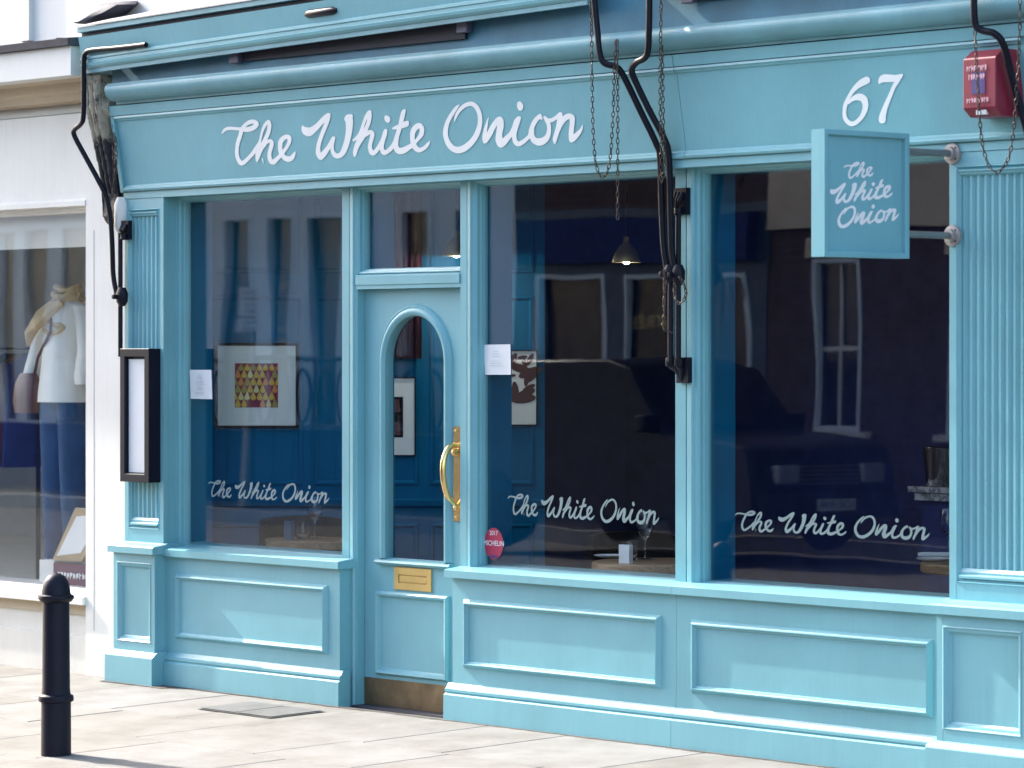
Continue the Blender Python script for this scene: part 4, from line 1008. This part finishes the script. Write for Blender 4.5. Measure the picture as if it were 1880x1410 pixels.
for k in range(7):
    rr = .070 + .011 * k; zz = 530 + 8 * k
    ring = [(mqx + .01 + rr * math.cos(q), mq_y + rr * .85 * math.sin(q), mz(zz) + (.012 + .004 * k) * math.sin(2 * q + k * 1.3) - .012 * k * (math.sin(q) < 0)) for q in [2 * math.pi * j / 24 for j in range(25)]]
    mb.tube(ring, [(.017 + .003 * (k % 3)) * (1 + .2 * math.sin(j * 1.7 + k)) for j in range(25)], 8)
for k in range(5):
    t = k * .022; mb.tube([(mqx + .09 - t, mq_y - .09, mz(556)), (mqx + .02 - t, mq_y - .14, mz(578)), (mqx - .08 - t, mq_y - .15, mz(600 + 3 * k)), (mqx - .14 - t * .6, mq_y - .13, mz(614 + 5 * k))], [.022, .026, .024, .012], 8)
make('scarf', mb, M['scarf'], mq, smooth=True)
bgx, bgy, bgz = onY(52, 720, .45)
bag = thing('handbag', 'oxblood leather shoulder bag hanging at the mannequin\'s side', 'bag', (bgx, bgy, bgz - .14)); bpy.context.view_layer.update()
mb = MB(); mb.loft([(bgx, bgy, bgz - .12, .12, .05), (bgx, bgy, bgz - .05, .135, .06), (bgx, bgy, bgz + .05, .12, .05), (bgx, bgy, bgz + .11, .07, .03)], 20); make('body', mb, M['leather'], bag, smooth=True)
s2 = onY(92, 610, mq_y - .14); mb = MB(); mb.tube([(bgx + .06, bgy, bgz + .09), (bgx + .10, bgy, bgz + .2), s2, (mqx + .02, mq_y - .11, mz(572))], .009, 8); make('strap', mb, M['leather'], bag, smooth=True)
# leaning framed poster and plum sign
M['gilt'] = plain('pale_oak_frame', (.42, .32, .19), .6)
yq = .20
pf = thing('framed_poster', 'white poster in a pale oak frame leaning on the plum sign', 'poster', onY(130, 1032, yq)); bpy.context.view_layer.update()
def quad(pxs, y, th, inset=0):
    P = [Vector(onY(a, b, y)) for a, b in pxs]; c = sum(P, Vector()) / 4
    P = [p + (c - p).normalized() * inset for p in P]
    return [tuple(p) for p in P] + [tuple(p + Vector((0, th, 0))) for p in P], [(0, 1, 2, 3), (7, 6, 5, 4), (0, 4, 5, 1), (1, 5, 6, 2), (2, 6, 7, 3), (3, 7, 4, 0)]
fr = [(138, 932), (196, 936), (150, 1032), (96, 1028)]
mb = MB(); mb.add(*quad(fr, yq, .02)); make('frame', mb, M['gilt'], pf)
mb = MB(); mb.add(*quad(fr, yq - .003, .002, .05)); make('poster_sheet', mb, M['paper'], pf)
sgp = thing('window_sign', 'plum coloured sign with two lines of white print in the clothes shop window', 'sign', onY(130, 1088, .17)); bpy.context.view_layer.update()
mb = MB(); mb.add(*quad([(98, 1033), (170, 1040), (170, 1090), (98, 1083)], .17, .03)); make('board', mb, M['plum'], sgp)
q = onY(102, 1049, .168); q2 = onY(168, 1056, .168)
scrawl('print', q[0] + .02, q2[0] - .03, q[2] - .015, .035, .168, M['paper'], sgp, 10); scrawl('print', q[0] + .06, q2[0] - .05, q[2] - .085, .035, .168, M['paper'], sgp, 8)
# shelf block behind, with white plinth
wbx = thing('display_plinth', 'small white display plinth behind the bollard in the clothes shop window', 'plinth', onY(85, 1090, .25)); bpy.context.view_layer.update()
a0, a1 = X(72, .22), X(100, .22); mb = MB(); mb.box(a0, a1, .22, .5, .262, Zf(85, 1028, .22)); make('block', mb, M['white_paint'], wbx, bevel=.004)
# clothes rail at the back
rl = thing('clothes_rail', 'dark clothes rail with hanging garments deep in the clothes shop', 'clothes rail', onY(20, 900, 1.6)); bpy.context.view_layer.update()
ra, rb = onY(-60, 640, 1.6), onY(70, 640, 1.6)
mb = MB(); mb.tube([(ra[0], 1.6, .26), (ra[0], 1.6, ra[2]), (rb[0], 1.6, ra[2]), (rb[0], 1.6, .26)], .015, 8); make('frame', mb, M['black'], rl)
for k in range(9):
    xx = ra[0] + (rb[0] - ra[0]) * (k + .5) / 9; mm = [M['jeans'], M['chair'], M['leather'], M['wall_in'], M['scarf']][k % 5]
    mb = MB(); mb.loft([(xx, 1.6, ra[2] - .75, .035, .24), (xx, 1.6, ra[2] - .35, .04, .22), (xx, 1.6, ra[2] - .1, .035, .20), (xx, 1.6, ra[2] - .03, .015, .05)], 14, fold=.05); make('garment', mb, mm, rl, smooth=True)

# ================================================================== DINING ROOM behind the glass
SO = Vector(onY(352, HZ, .36)); SD = Vector((.67, .742, 0)).normalized(); SN = Vector((SD.y, -SD.x, 0))
def onS(px, py, h=0.0):
    d = Vector(ray(px, py)); c = Vector(CAM); p0 = SO + SN * h; t = (p0 - c).dot(SN) / d.dot(SN); return c + d * t
def scr(a, b, h):                            # along the screen, height, proud
    p = SO + SD * a + SN * h; return (p.x, p.y, b)
def sA(px): return (onS(px, HZ) - SO).dot(SD)
RX0, RX1, RY1 = xPL0 + .03, xPR1 + 2.0, 3.5
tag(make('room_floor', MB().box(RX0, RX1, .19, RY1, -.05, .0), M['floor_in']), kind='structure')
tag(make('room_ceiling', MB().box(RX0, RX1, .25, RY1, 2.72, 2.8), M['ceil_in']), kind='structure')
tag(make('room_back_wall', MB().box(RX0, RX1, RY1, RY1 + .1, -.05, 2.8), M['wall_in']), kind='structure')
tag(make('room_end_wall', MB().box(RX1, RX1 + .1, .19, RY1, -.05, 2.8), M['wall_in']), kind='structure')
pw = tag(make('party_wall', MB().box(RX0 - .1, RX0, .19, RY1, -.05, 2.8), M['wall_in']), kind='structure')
# splayed, panelled screen between the first window and the door
SL = sA(1000)
mb = MB(); q = [scr(-.25, 0, 0), scr(SL, 0, 0), scr(SL, 0, -.06), scr(-.25, 0, -.06)]
mb.add([(x, y, -.02) for x, y, z in q] + [(x, y, 2.71) for x, y, z in q], [(0, 1, 2, 3), (7, 6, 5, 4)] + [(k, (k + 1) % 4, (k + 1) % 4 + 4, k + 4) for k in range(4)])
scn = tag(make('splayed_screen_wall', mb, M['blue_in']), kind='structure')
for k in range(3):
    for z0, z1 in ((.10, .78), (.98, 2.0), (2.12, 2.6)):
        mb = MB(); mb.rings((.04 + k * .62, .04 + k * .62 + .56, z0, z1), [(0, 0), (.004, .010), (.016, .013), (.026, .003), (.028, 0)], lambda a, b, h: scr(a, b, h + .0005)); make('wall_panel_moulding', mb, M['blue_in'], scn)
mb = MB(); mb.add([scr(-.2, .86, 0), scr(SL, .86, 0), scr(-.2, .87, .025), scr(SL, .87, .025), scr(-.2, .90, .03), scr(SL, .90, .03), scr(-.2, .91, 0), scr(SL, .91, 0)], [(0, 1, 3, 2), (2, 3, 5, 4), (4, 5, 7, 6)]); make('dado_rail', mb, M['blue_in'], scn)
# framed pictures on the party wall
def picture(label, px0, px1, py0, py1, fw, art, mh=.0):
    x = None; a0, a1 = sA(px0), sA(px1); pm = (px0 + px1) / 2
    z1, z0 = onS(pm, py0, .022).z, onS(pm, py1, .022).z
    p = thing('framed_picture', label, 'picture', scr((a0 + a1) / 2, z0, .022), 'pictures on the dining room wall'); bpy.context.view_layer.update()
    pl = lambda a, b, h: scr(a, b, h + .022)
    mb = MB(); mb.rings((a0 - fw, a1 + fw, z0 - fw, z1 + fw), [(0, -.02), (.002, .008), (fw - .004, .010), (fw, -.002)], pl); make('frame', mb, M['frame_dark'], p)
    mb = MB(); mb.add([pl(a0 - .003, z0 - .003, 0), pl(a1 + .003, z0 - .003, 0), pl(a1 + .003, z1 + .003, 0), pl(a0 - .003, z1 + .003, 0)], [(0, 1, 2, 3)]); make('mount', mb, M['mat_board'], p)
    art(p, pl, a0, a1, z0, z1, x)
    return p
def drops(p, pl, a0, a1, z0, z1, x):
    b0, b1 = sA(432), sA(511); c1, c0 = onS(470, 667, .02).z, onS(470, 748, .02).z
    mb = MB(); mb.add([pl(b0, c0, .002), pl(b1, c0, .002), pl(b1, c1, .002), pl(b0, c1, .002)], [(0, 1, 2, 3)]); make('print', mb, M['art_dark'], p)
    rnd = random.Random(3); mats = [M['art_y'], M['art_y2'], M['art_o'], M['art_g'], M['art_y']]
    meshes = [MB() for _ in mats]
    nc, nr = 7, 6; w = (b1 - b0) / nc; h = (c1 - c0) / nr
    for j in range(nr):
        for i in range(-1, nc):
            if rnd.random() < .10: continue
            ca = b0 + (i + (1.0 if j % 2 else .5)) * w; cz = c0 + (j + .32) * h; r = w * .44; zt = min(cz + h * .95, c1 - .002)
            poly = [(ca, zt), (ca + r * .45, cz + (zt - cz) * .55)] + [(ca + r * math.cos(q), cz + r * .9 * math.sin(q)) for q in [math.radians(d) for d in range(15, -196, -15)]] + [(ca - r * .45, cz + (zt - cz) * .55)]
            poly = [(min(max(a, b0), b1), max(c0, b)) for a, b in poly]
            kk = rnd.randrange(len(mats)); hgt = .0026 + .0002 * (i % 2) + .0003 * (nr - j)
            meshes[kk].add([pl(a, b, hgt) for a, b in poly], [tuple(range(len(poly)))])
    for mm, mt in zip(meshes, mats): make('teardrops', mm, mt, p)
picture('square picture of amber and orange teardrops in a pale mount and dark frame', 401, 543, 635, 781, .016, drops)
def figures(p, pl, a0, a1, z0, z1, x):
    w, h = a1 - a0, z1 - z0; mb = MB(); c0, c1, d0, d1 = a0 + w * .25, a1 - w * .22, z0 + h * .23, z1 - h * .24
    mb.add([pl(c0, d0, .002), pl(c1, d0, .002), pl(c1, d1, .002), pl(c0, d1, .002)], [(0, 1, 2, 3)]); make('print', mb, M['frame_dark'], p)
    mb = MB()
    for k in range(2): mb.add([pl(c0 + w * .05, d0 + h * (.03 + .3 * k), .003), pl(c1 - w * .05, d0 + h * (.03 + .3 * k), .003), pl(c1 - w * .08, d0 + h * (.2 + .3 * k), .003), pl(c0 + w * .1, d0 + h * (.2 + .3 * k), .003)], [(0, 1, 2, 3)])
    make('blocks', mb, M['leather'], p)
picture('pale mounted picture with a dark print seen through the arched door glass', 668, 761, 695, 835, .008, figures)
def onions(p, pl, a0, a1, z0, z1, x):
    rnd = random.Random(5); mb = MB(); w, h = a1 - a0, z1 - z0
    for k in range(26):
        ca = a0 + w * rnd.uniform(.25, .92); cz = z0 + h * rnd.uniform(.32, .92); r = rnd.uniform(.012, .045); q0 = rnd.random() * 3
        mb.add([pl(ca + r * (1.6 * math.cos(q) * math.cos(q0) - .6 * math.sin(q) * math.sin(q0)), cz + r * (1.6 * math.cos(q) * math.sin(q0) + .6 * math.sin(q) * math.cos(q0)), .002 + k * .00005) for q in [2 * math.pi * t / 12 for t in range(12)]], [tuple(range(12))])
    make('botanical_print', mb, M['leather'], p)
picture('pale picture of scattered dark botanical shapes seen through the middle window', 898, 984, 645, 779, .008, onions)

# tables, chairs and tableware
def table(label, cx, cy, r, zt=.75, group='dining tables by the windows'):
    t = thing('dining_table', label, 'table', (cx, cy, 0), group); bpy.context.view_layer.update()
    mb = MB(); mb.lathe([(r - .006, zt - .045), (r, zt - .038), (r, zt - .006), (r - .006, zt), (0, zt)], (cx, cy, 0), 56); make('table_top', mb, M['wood'], t, smooth=True)
    mb = MB(); mb.lathe([(.03, .02), (.03, zt - .046)], (cx, cy, 0), 16); make('column', mb, M['black'], t, smooth=True)
    mb = MB(); mb.lathe([(.24, 0), (.24, .012), (.05, .03), (.03, .06)], (cx, cy, 0), 32); make('base', mb, M['black'], t, smooth=True)
    return t
def wine_glass(label, x, y, z, k=1.0):
    o = MB(); prof = [(.0, .002), (.036, .001), (.036, .003), (.006, .007), (.004, .02), (.0038, .085), (.008, .095), (.026, .112), (.040, .140), (.042, .165), (.036, .20), (.031, .222), (.0298, .222), (.0345, .20), (.0405, .165), (.0385, .141), (.025, .115), (.0, .100)]
    o.lathe([(r * k, h * k) for r, h in prof], (x, y, z), 28)
    return tag(make('wine_glass', o, M['drink'], smooth=True), label, 'wine glass', 'wine glasses on the tables')
def tumbler(label, x, y, z):
    o = MB(); o.lathe([(0, .001), (.030, .001), (.036, .03), (.038, .09), (.0365, .09), (.0345, .03), (.029, .012), (0, .011)], (x, y, z), 28)
    return tag(make('tumbler', o, M['drink'], smooth=True), label, 'tumbler', 'tumblers on the tables')
def tent_card(label, x, y, z, m, h=.085, w=.055):
    n = tag(make('table_card', MB().prism([(x - w / 2, z), (x + w / 2, z), (x + w / 2, z + h), (x - w / 2, z + h)], y - .012, y + .012, 'y'), m), label, 'card', 'cards on the tables'); n.location = (0, 0, 0.0005); return n
def napkin(label, x, y, z, L=.19):
    o = MB(); d = Vector((.75, .66, 0))
    P = [Vector((x, y, z + .014)) + d * t for t in np.linspace(-L / 2, L / 2, 8)]
    o.tube([tuple(p) for p in P], [.010, .013, .0138, .013, .0135, .0138, .012, .009], 10)
    return tag(make('napkin', o, M['napkin'], smooth=True), label, 'napkin', 'rolled napkins on the tables')
def plate(label, x, y, z):
    o = MB(); o.lathe([(0, .004), (.045, .004), (.075, .012), (.078, .014), (.074, .009), (.045, .001), (0, .001)], (x, y, z), 32)
    return tag(make('side_plate', o, M['paper'], smooth=True), label, 'plate', 'side plates on the tables')
def chair(label, x, y, rz):
    c = thing('dining_chair', label, 'chair', (x, y, 0), 'dark dining chairs'); c.rotation_euler = (0, 0, rz); bpy.context.view_layer.update()
    inv = c.matrix_world
    def W(mb):
        mb.v = [tuple(inv @ Vector(p)) for p in mb.v]; return mb
    mb = MB(); mb.box(-.22, .22, -.22, .22, .40, .47); make('seat', W(mb), M['chair'], c, bevel=.02)
    mb = MB(); N = 9; vs = []
    for k in range(N + 1):
        q = math.pi * (.12 + .76 * k / N); cx, cy = .25 * math.cos(q), .05 + .19 * math.sin(q)
        vs += [(cx, cy, .47), (cx, cy, .80 + .03 * math.sin(q)), (cx * .88, cy - .035, .80 + .03 * math.sin(q)), (cx * .88, cy - .035, .47)]
    mb.add(vs, [(4 * k + j, 4 * k + (j + 1) % 4, 4 * k + 4 + (j + 1) % 4, 4 * k + 4 + j) for k in range(N) for j in range(4)] + [(0, 1, 2, 3), (4 * N, 4 * N + 1, 4 * N + 2, 4 * N + 3)])
    make('backrest', W(mb), M['chair'], c, smooth=True)
    for sx in (-1, 1):
        for sy in (-1, 1):
            mb = MB(); mb.tube([(sx * .19, sy * .19, .41), (sx * .21, sy * .21, 0)], [.018, .012], 8); make('leg', W(mb), M['frame_dark'], c, smooth=True)
    return c
ZTB = .72
def table_at(px, py, r, label):           # px,py = left-hand rim of the table top in the photo
    p = onZ(px, py, ZTB); cx = p[0] + r * CA; cy = p[1] + r * SA
    table(label, cx, cy, r, ZTB); return cx, cy
t1 = table_at(487, 988, .34, 'round oak table laid with a wine glass behind the first window')
t2 = table_at(1086, 1031, .32, 'round oak table with a white card and napkins behind the middle window')
t3 = table_at(1690, 1033, .36, 'round oak table with white plates beside the third window edge')
t4 = table_at(1500, 962, .40, 'dark table with wine glasses further back behind the third window')
def onT(px, py): 
    p = onZ(px, py, ZTB); return p[0], p[1], ZTB
wine_glass('tall clear wine glass on the table behind the first window', *onT(578, 989)); tumbler('clear tumbler beside the blue card behind the first window', *onT(556, 990)); 
p = onT(531, 992); tent_card('small dark blue card standing on the first window\'s table', *p, M['card_blue'], .10, .06)
napkin('rolled white napkin behind the wine glass of the first window', *onT(573, 979)); plate('white side plate behind the blue card', *onT(548, 977))
wine_glass('tall clear wine glass on the table behind the middle window', *onT(1184, 1027)); tumbler('clear tumbler behind the white card of the middle window', *onT(1156, 1029))
p = onT(1149, 1034); tent_card('small white card standing on the middle window\'s table', *p, M['paper'], .085, .07)
napkin('rolled white napkin beside the wine glass of the middle window', *onT(1188, 1015)); napkin('rolled white napkin left of the white card', *onT(1140, 1014), L=.12); plate('white side plate left of the white card', *onT(1120, 1024))
plate('white side plate on the table by the third window edge', *onT(1712, 1030)); napkin('rolled white napkin on the table by the third window edge', *onT(1722, 1024)); wine_glass('wine glass half hidden at the third window edge', *onT(1741, 1018))
for gx_, gy_, lb in ((1535, 958, 'first'), (1560, 952, 'second'), (1634, 953, 'third')): wine_glass('wine glass on the far table behind the third window, %s from the fluted pilaster' % {'first': 'third', 'second': 'second', 'third': 'nearest'}[lb], *onT(gx_, gy_))
napkin('rolled white napkin on the far table behind the third window', *onT(1590, 958))
c1 = onZ(470, 955, .82); chair('dark leather chair drawn up to the first window\'s table', c1[0] + .1, c1[1] + .25, math.radians(60))
c2 = onZ(1075, 985, .82); chair('dark leather chair drawn up to the middle window\'s table', c2[0] + .1, c2[1] + .25, math.radians(60))
# pendant lamps
def pendant(label, px, py, y):
    x, _, z = onY(px, py, y)
    p = thing('pendant_lamp', label, 'lamp', (x, y, z), 'brass pendant lamps'); bpy.context.view_layer.update()
    mb = MB(); mb.lathe([(.072, 0), (.073, .003), (.060, .045), (.036, .08), (.016, .10), (.013, .128), (.0, .132)], (x, y, z), 28); make('shade', mb, M['brass_dull'], p, smooth=True)
    mb = MB(); mb.lathe([(0, -.008), (.014, -.003), (.020, .012), (.016, .03), (0, .038)], (x, y, z), 14); make('bulb', mb, M['bulb'], p, smooth=True)
    mb = MB(); mb.tube([(x, y, z + .13), (x, y, 2.72)], .004, 6); make('flex', mb, M['black'], p)
pendant('brass pendant lamp hanging high behind the middle window', 1150, 482, 1.25); pendant('brass pendant lamp showing through the glass above the door', 838, 470, 1.25)
# marble counter with silver bucket
yk = 2.6; ka = onY(1666, 900, yk)
ct = thing('marble_counter', 'grey marble topped counter deep behind the third window', 'counter', (ka[0] + .6, yk + .3, 0)); bpy.context.view_layer.update()
kz = Zf(1700, 894, yk); mb = MB(); mb.box(ka[0], ka[0] + 2.2, yk, yk + .6, kz - .03, kz); make('top', mb, M['marble'], ct, bevel=.003)
mb = MB(); mb.box(ka[0] + .03, ka[0] + 2.2, yk + .02, yk + .58, kz - .07, kz - .032); make('edge_band', mb, M['marble'], ct)
mb = MB(); mb.box(ka[0] + .05, ka[0] + 2.15, yk + .05, yk + .55, 0, kz - .07); make('carcass', mb, M['wall_in'], ct)
bx = onY(1722, 890, yk + .12); mb = MB()
mb.lathe([(.060, 0), (.062, .005), (.080, .19), (.084, .195), (.082, .20), (.076, .195), (.058, .012), (0, .01)], (bx[0], yk + .12, kz + .001), 28)
tag(make('ice_bucket', mb, M['chrome'], smooth=True), 'shiny silver ice bucket standing on the marble counter', 'bucket')
# plum curtain near the door
cu = MB(); N = 40; a0, a1 = sA(700), sA(775); vs = []
for k in range(N + 1):
    a = a0 + (a1 - a0) * k / N; off = .015 * math.sin(k * 1.1); vs += [scr(a, 1.66, .05 + off), scr(a, 2.70, .05 + off)]
cu.add(vs, [(2 * k, 2 * k + 2, 2 * k + 3, 2 * k + 1) for k in range(N)])
co = make('curtain', cu, M['curtain'], smooth=True); sm = co.modifiers.new('thick', 'SOLIDIFY'); sm.thickness = .004
tag(co, 'plum curtain hanging inside, seen through the arched door glass', 'curtain')

# ================================================================== ACROSS THE STREET (seen mirrored in the glass)
YO = -14.2
M['opp_pale'] = paint('pale_grey_blue_joinery', (.72, .80, .88), .5, .06)
M['opp_stone'] = paint('buff_stone_band', (.72, .60, .47), .8, .1)
M['opp_dark'] = plain('dark_shop_inside', (.02, .025, .035), .8)
M['gold'] = plain('gilt_letters', (.65, .50, .22), .4, .3)
def opp_wall(name, label, x0, x1, mat, bays, zsh, cat='building'):
    """street wall facing +y with shop openings; bays = (x0,x1,z0,z1)"""
    b = thing(name, label, cat, ((x0 + x1) / 2, YO, -.06)); bpy.context.view_layer.update()
    mb = MB(); mb.box(x0, x1, YO - .5, YO - .12, -.2, 6.2); make('wall', mb, M['opp_dark'], b)
    xs = sorted(bays); cur = x0; mb = MB()
    for (a, c, z0, z1) in xs:
        if a > cur: mb.box(cur, a, YO - .12, YO, -.2, zsh)
        if z0 > -.1: mb.box(a, c, YO - .12, YO - .001, -.2, z0)
        mb.box(a, c, YO - .12, YO - .001, z1, zsh); cur = c
    mb.box(cur, x1, YO - .12, YO, -.2, zsh); make('frontage', mb, mat, b)
    for (a, c, z0, z1) in xs:
        mb = MB(); mb.rings((a, c, z0, z1), [(0, .0), (.01, .012), (.05, .01), (.06, -.05)], lambda p, q, h: (p, YO + h, q)); make('window_frame', mb, M['opp_pale'], b)
        mb = MB(); mb.box(a + .05, c - .05, YO - .07, YO - .064, z0 + .04, z1 - .04); make('pane', mb, M['glass_opp'], b)
    return b
bA = opp_wall('brasserie', 'pale grey blue brasserie with tall glazed doors across the street', -30, -15.6, M['opp_pale'], [(-20.97 + k * .84, -20.97 + k * .84 + .53, .75, 3.3) for k in range(-10, 6)], 3.9)
mb = MB(); mb.box(-30, -15.6, YO - .12, YO, 3.902, 6.2); make('upper_front', mb, M['opp_pale'], bA)
mb = MB(); mb.box(-30, -15.6, YO + .002, YO + .03, -.2, .78); make('base_board', mb, M['wall_in'], bA)  # navy board added to darken the mirrored lower frontage
for wrd, x, z, sz in (('MOULES', -19.76, 1.95, .10), ('MARINIERES', -19.76, 1.81, .085), ('KIR ROYAL', -19.76, 2.48, .085)):
    text_obj('gilt_wording', wrd, sz, M['gold'], bA, (x, YO - .055, z), (-1, 0, 0), (0, 0, 1))
bB = opp_wall('dark_blue_shop', 'dark blue shop with wide windows across the street', -15.58, -11.8, paint('dark_blue_joinery', (.03, .07, .12), .5, .1), [(-15.3, -14.2, .7, 2.5), (-13.9, -13.2, .2, 2.5), (-12.9, -12.0, .7, 2.5)], 3.2)
text_obj('gilt_wording', 'ENTRÉE', .18, M['gold'], bB, (-13.55, YO - .055, 1.98), (-1, 0, 0), (0, 0, 1))
mb = MB(); mb.box(-15.58, -11.8, YO - .12, YO, 3.202, 6.2); make('upper_front', mb, M['brick'], bB)
bC = opp_wall('brick_house', 'brown brick house with a buff stone band across the street', -11.78, 6, M['brick'], [(-11.2, -10.5, .9, 2.6), (-9.4, -8.6, .9, 2.6), (-7.2, -6.4, .9, 2.6), (-4.5, -3.2, .9, 2.6), (-1, 1, .9, 2.6)], 2.9)
mb = MB(); mb.box(-11.78, 6, YO - .12, YO + .05, 2.902, 3.6); make('stone_band', mb, M['opp_stone'], bC)
mb = MB(); mb.box(-11.78, 6, YO - .12, YO, 3.602, 6.2); make('upper_front', mb, M['brick'], bC)
for a in (-11.2, -9.4, -7.2, -4.5): mb = MB(); mb.box(a - .06, a + .86, YO + .001, YO + .09, .84, .90); make('window_sill', mb, M['white_paint'], bC)
for a in (-11.2, -9.4, -7.2):
    mb = MB(); w_ = .7 if a < -11 else .8; mb.box(a + .05, a + w_ - .05, YO - .062, YO - .035, 1.72, 1.77); mb.box(a + w_ / 2 - .018, a + w_ / 2 + .018, YO - .062, YO - .035, .95, 1.72); mb.box(a + w_ / 2 - .018, a + w_ / 2 + .018, YO - .062, YO - .035, 1.77, 2.55); make('sash_bars', mb, M['white_paint'], bC)
    mb = MB(); mb.box(a - .08, a + w_ + .08, YO + .001, YO + .03, 2.605, 2.80); make('window_lintel', mb, M['opp_stone'], bC)
mb = MB(); mb.tube([(-8.1, YO + .06, -.06), (-8.1, YO + .06, 2.9)], .05, 10); make('downpipe', mb, M['lead'], bC, smooth=True)
mb = MB(); mb.box(-15.5, -11.9, YO + .001, YO + .08, 2.62, 3.1); make('shop_sign_board', mb, M['wall_in'], bB)
# railing in front of the brasserie
rg = thing('iron_railing', 'black ornate iron railing in front of the brasserie across the street', 'railing', (-19, -14.0, -.06)); bpy.context.view_layer.update()
mb = MB(); mb.tube([(-24, -14.0, 1.62), (-15.8, -14.0, 1.62)], .028, 8); mb.tube([(-24, -14.0, .82), (-15.8, -14.0, .82)], .022, 8); make('rail', mb, M['black'], rg)
for k in range(22):
    x = -23.9 + k * .38; mb = MB(); mb.tube([(x, -14.0, -.07), (x, -14.0, 1.62)], .016, 6)
    ring = [(x + .19 + .13 * math.cos(q), -14.0, 1.18 + .32 * math.sin(q)) for q in [2 * math.pi * j / 16 for j in range(17)]]; mb.tube(ring, .02, 6); make('baluster', mb, M['black'], rg)
# parked cars
M['car_dark'] = plain('dark_blue_black_car_paint', (.006, .008, .016), .3, 0, spec=.25); M['car_blue'] = plain('blue_car_paint', (.02, .09, .17), .15, .2)
M['tyre'] = plain('tyre_rubber', (.012, .012, .013), .8); M['lamp_glass'] = plain('headlamp_glass', (.55, .58, .62), .1, .6); M['plate_w'] = plain('number_plate', (.62, .64, .66), .5)
def car(label, x, y, pa, plate_txt):
    """front faces +x; x is the front bumper"""
    c = thing('parked_car', label, 'car', (x - 2.2, y, -.16), 'cars parked across the street'); bpy.context.view_layer.update(); g = -.17
    W = .92
    side = [(0, .38), (0, .72), (-.06, .98), (-.15, 1.04), (-1.25, 1.14), (-1.75, 1.72), (-2.1, 1.80), (-4.1, 1.80), (-4.45, 1.65), (-4.52, .95), (-4.52, .42), (-4.0, .34), (-.4, .34)]
    mb = MB(); n = len(side); vs = []
    for yy, s in ((-W, .0), (-W + .10, 1), (W - .10, 1), (W, 0)):
        for a, b in side:
            inset = .10 if b > 1.2 and s == 0 else 0
            vs.append((x + a * (1 if s else .985) - (.03 if not s else 0), y + yy + (inset if yy < 0 else -inset), g + b - (0 if s else .03 * (b > .9))))
    mb.add(vs, [(k * n + i, k * n + (i + 1) % n, (k + 1) * n + (i + 1) % n, (k + 1) * n + i) for k in range(3) for i in range(n)] + [tuple(range(n)), tuple(range(3 * n, 4 * n))])
    make('body', mb, pa, c, smooth=True, bevel=.03)
    mb = MB(); mb.add([(x - 1.28, y - .76, g + 1.19), (x - 1.28, y + .76, g + 1.19), (x - 1.73, y + .70, g + 1.69), (x - 1.73, y - .70, g + 1.69)], [(0, 1, 2, 3)]); mb.v = [(p[0] + .02, p[1], p[2] + .015) for p in mb.v]; make('windscreen', mb, M['chrome'] if False else M['car_dark'], c)
    for s in (-1, 1):
        mb = MB(); mb.box(x - .06, x + .025, y + s * .58 - .16, y + s * .58 + .16, g + .68, g + .86); make('headlight', mb, M['lamp_glass'], c, bevel=.03)
        for wx in (-.85, -3.6):
            mb = MB(); mb.lathe([(0, -.11), (.22, -.11), (.36, -.10), (.38, -.06), (.38, .06), (.36, .10), (.22, .11), (0, .11)], (x + wx, y + s * (W - .1), g + .385), 24, axis='y'); make('wheel', mb, M['tyre'], c, smooth=True)
        mb = MB(); mb.box(x - 1.45, x - 1.35, y + s * (W + .02) - .08, y + s * (W + .02) + .08, g + 1.14, g + 1.30); make('wing_mirror', mb, pa, c, bevel=.02)
    mb = MB()
    for k in range(5): mb.box(x - .02, x + .012, y - .40, y + .40, g + .68 + k * .038, g + .695 + k * .038)
    make('grille', mb, M['steel'], c)
    mb = MB(); mb.box(x - .04, x + .07, y - W + .04, y + W - .04, g + .36, g + .60); make('bumper', mb, M['tyre'], c, bevel=.03)
    mb = MB(); mb.box(x + .071, x + .080, y - .26, y + .26, g + .44, g + .55); pl = make('number_plate', mb, M['plate_w'], c)
    text_obj('plate_text', plate_txt, .10, M['tyre'], pl, (x + .082, y, g + .495), (0, 1, 0), (0, 0, 1))
car('dark four wheel drive parked across the street facing the shops', -8.9, -12.1, M['car_dark'], 'LC60 HNR')
# sign post with parking plates, mirrored in the first window
pp_ = thing('parking_sign', 'grey post with two parking plates across the street', 'sign', (-19.6, -13.55, -.1)); bpy.context.view_layer.update()
mb = MB(); mb.tube([(-19.6, -13.55, -.1), (-19.6, -13.55, 2.4)], .035, 12); make('post', mb, M['steel'], pp_, smooth=True)
for z0, z1, ls in ((2.10, 2.42, ('No loading', 'Mon-Sat', '7am-10am', '4pm-7pm')), (1.92, 2.07, ('No loading', 'at any time'))):
    mb = MB(); mb.box(-19.78, -19.42, -13.51, -13.505, z0, z1); pl = make('plate', mb, M['plate_w'], pp_)
    for k, s in enumerate(ls): text_obj('plate_text', s, .06, M['tyre'], pl, (-19.6, -13.50, z1 - .045 - k * .072), (-1, 0, 0), (0, 0, 1))
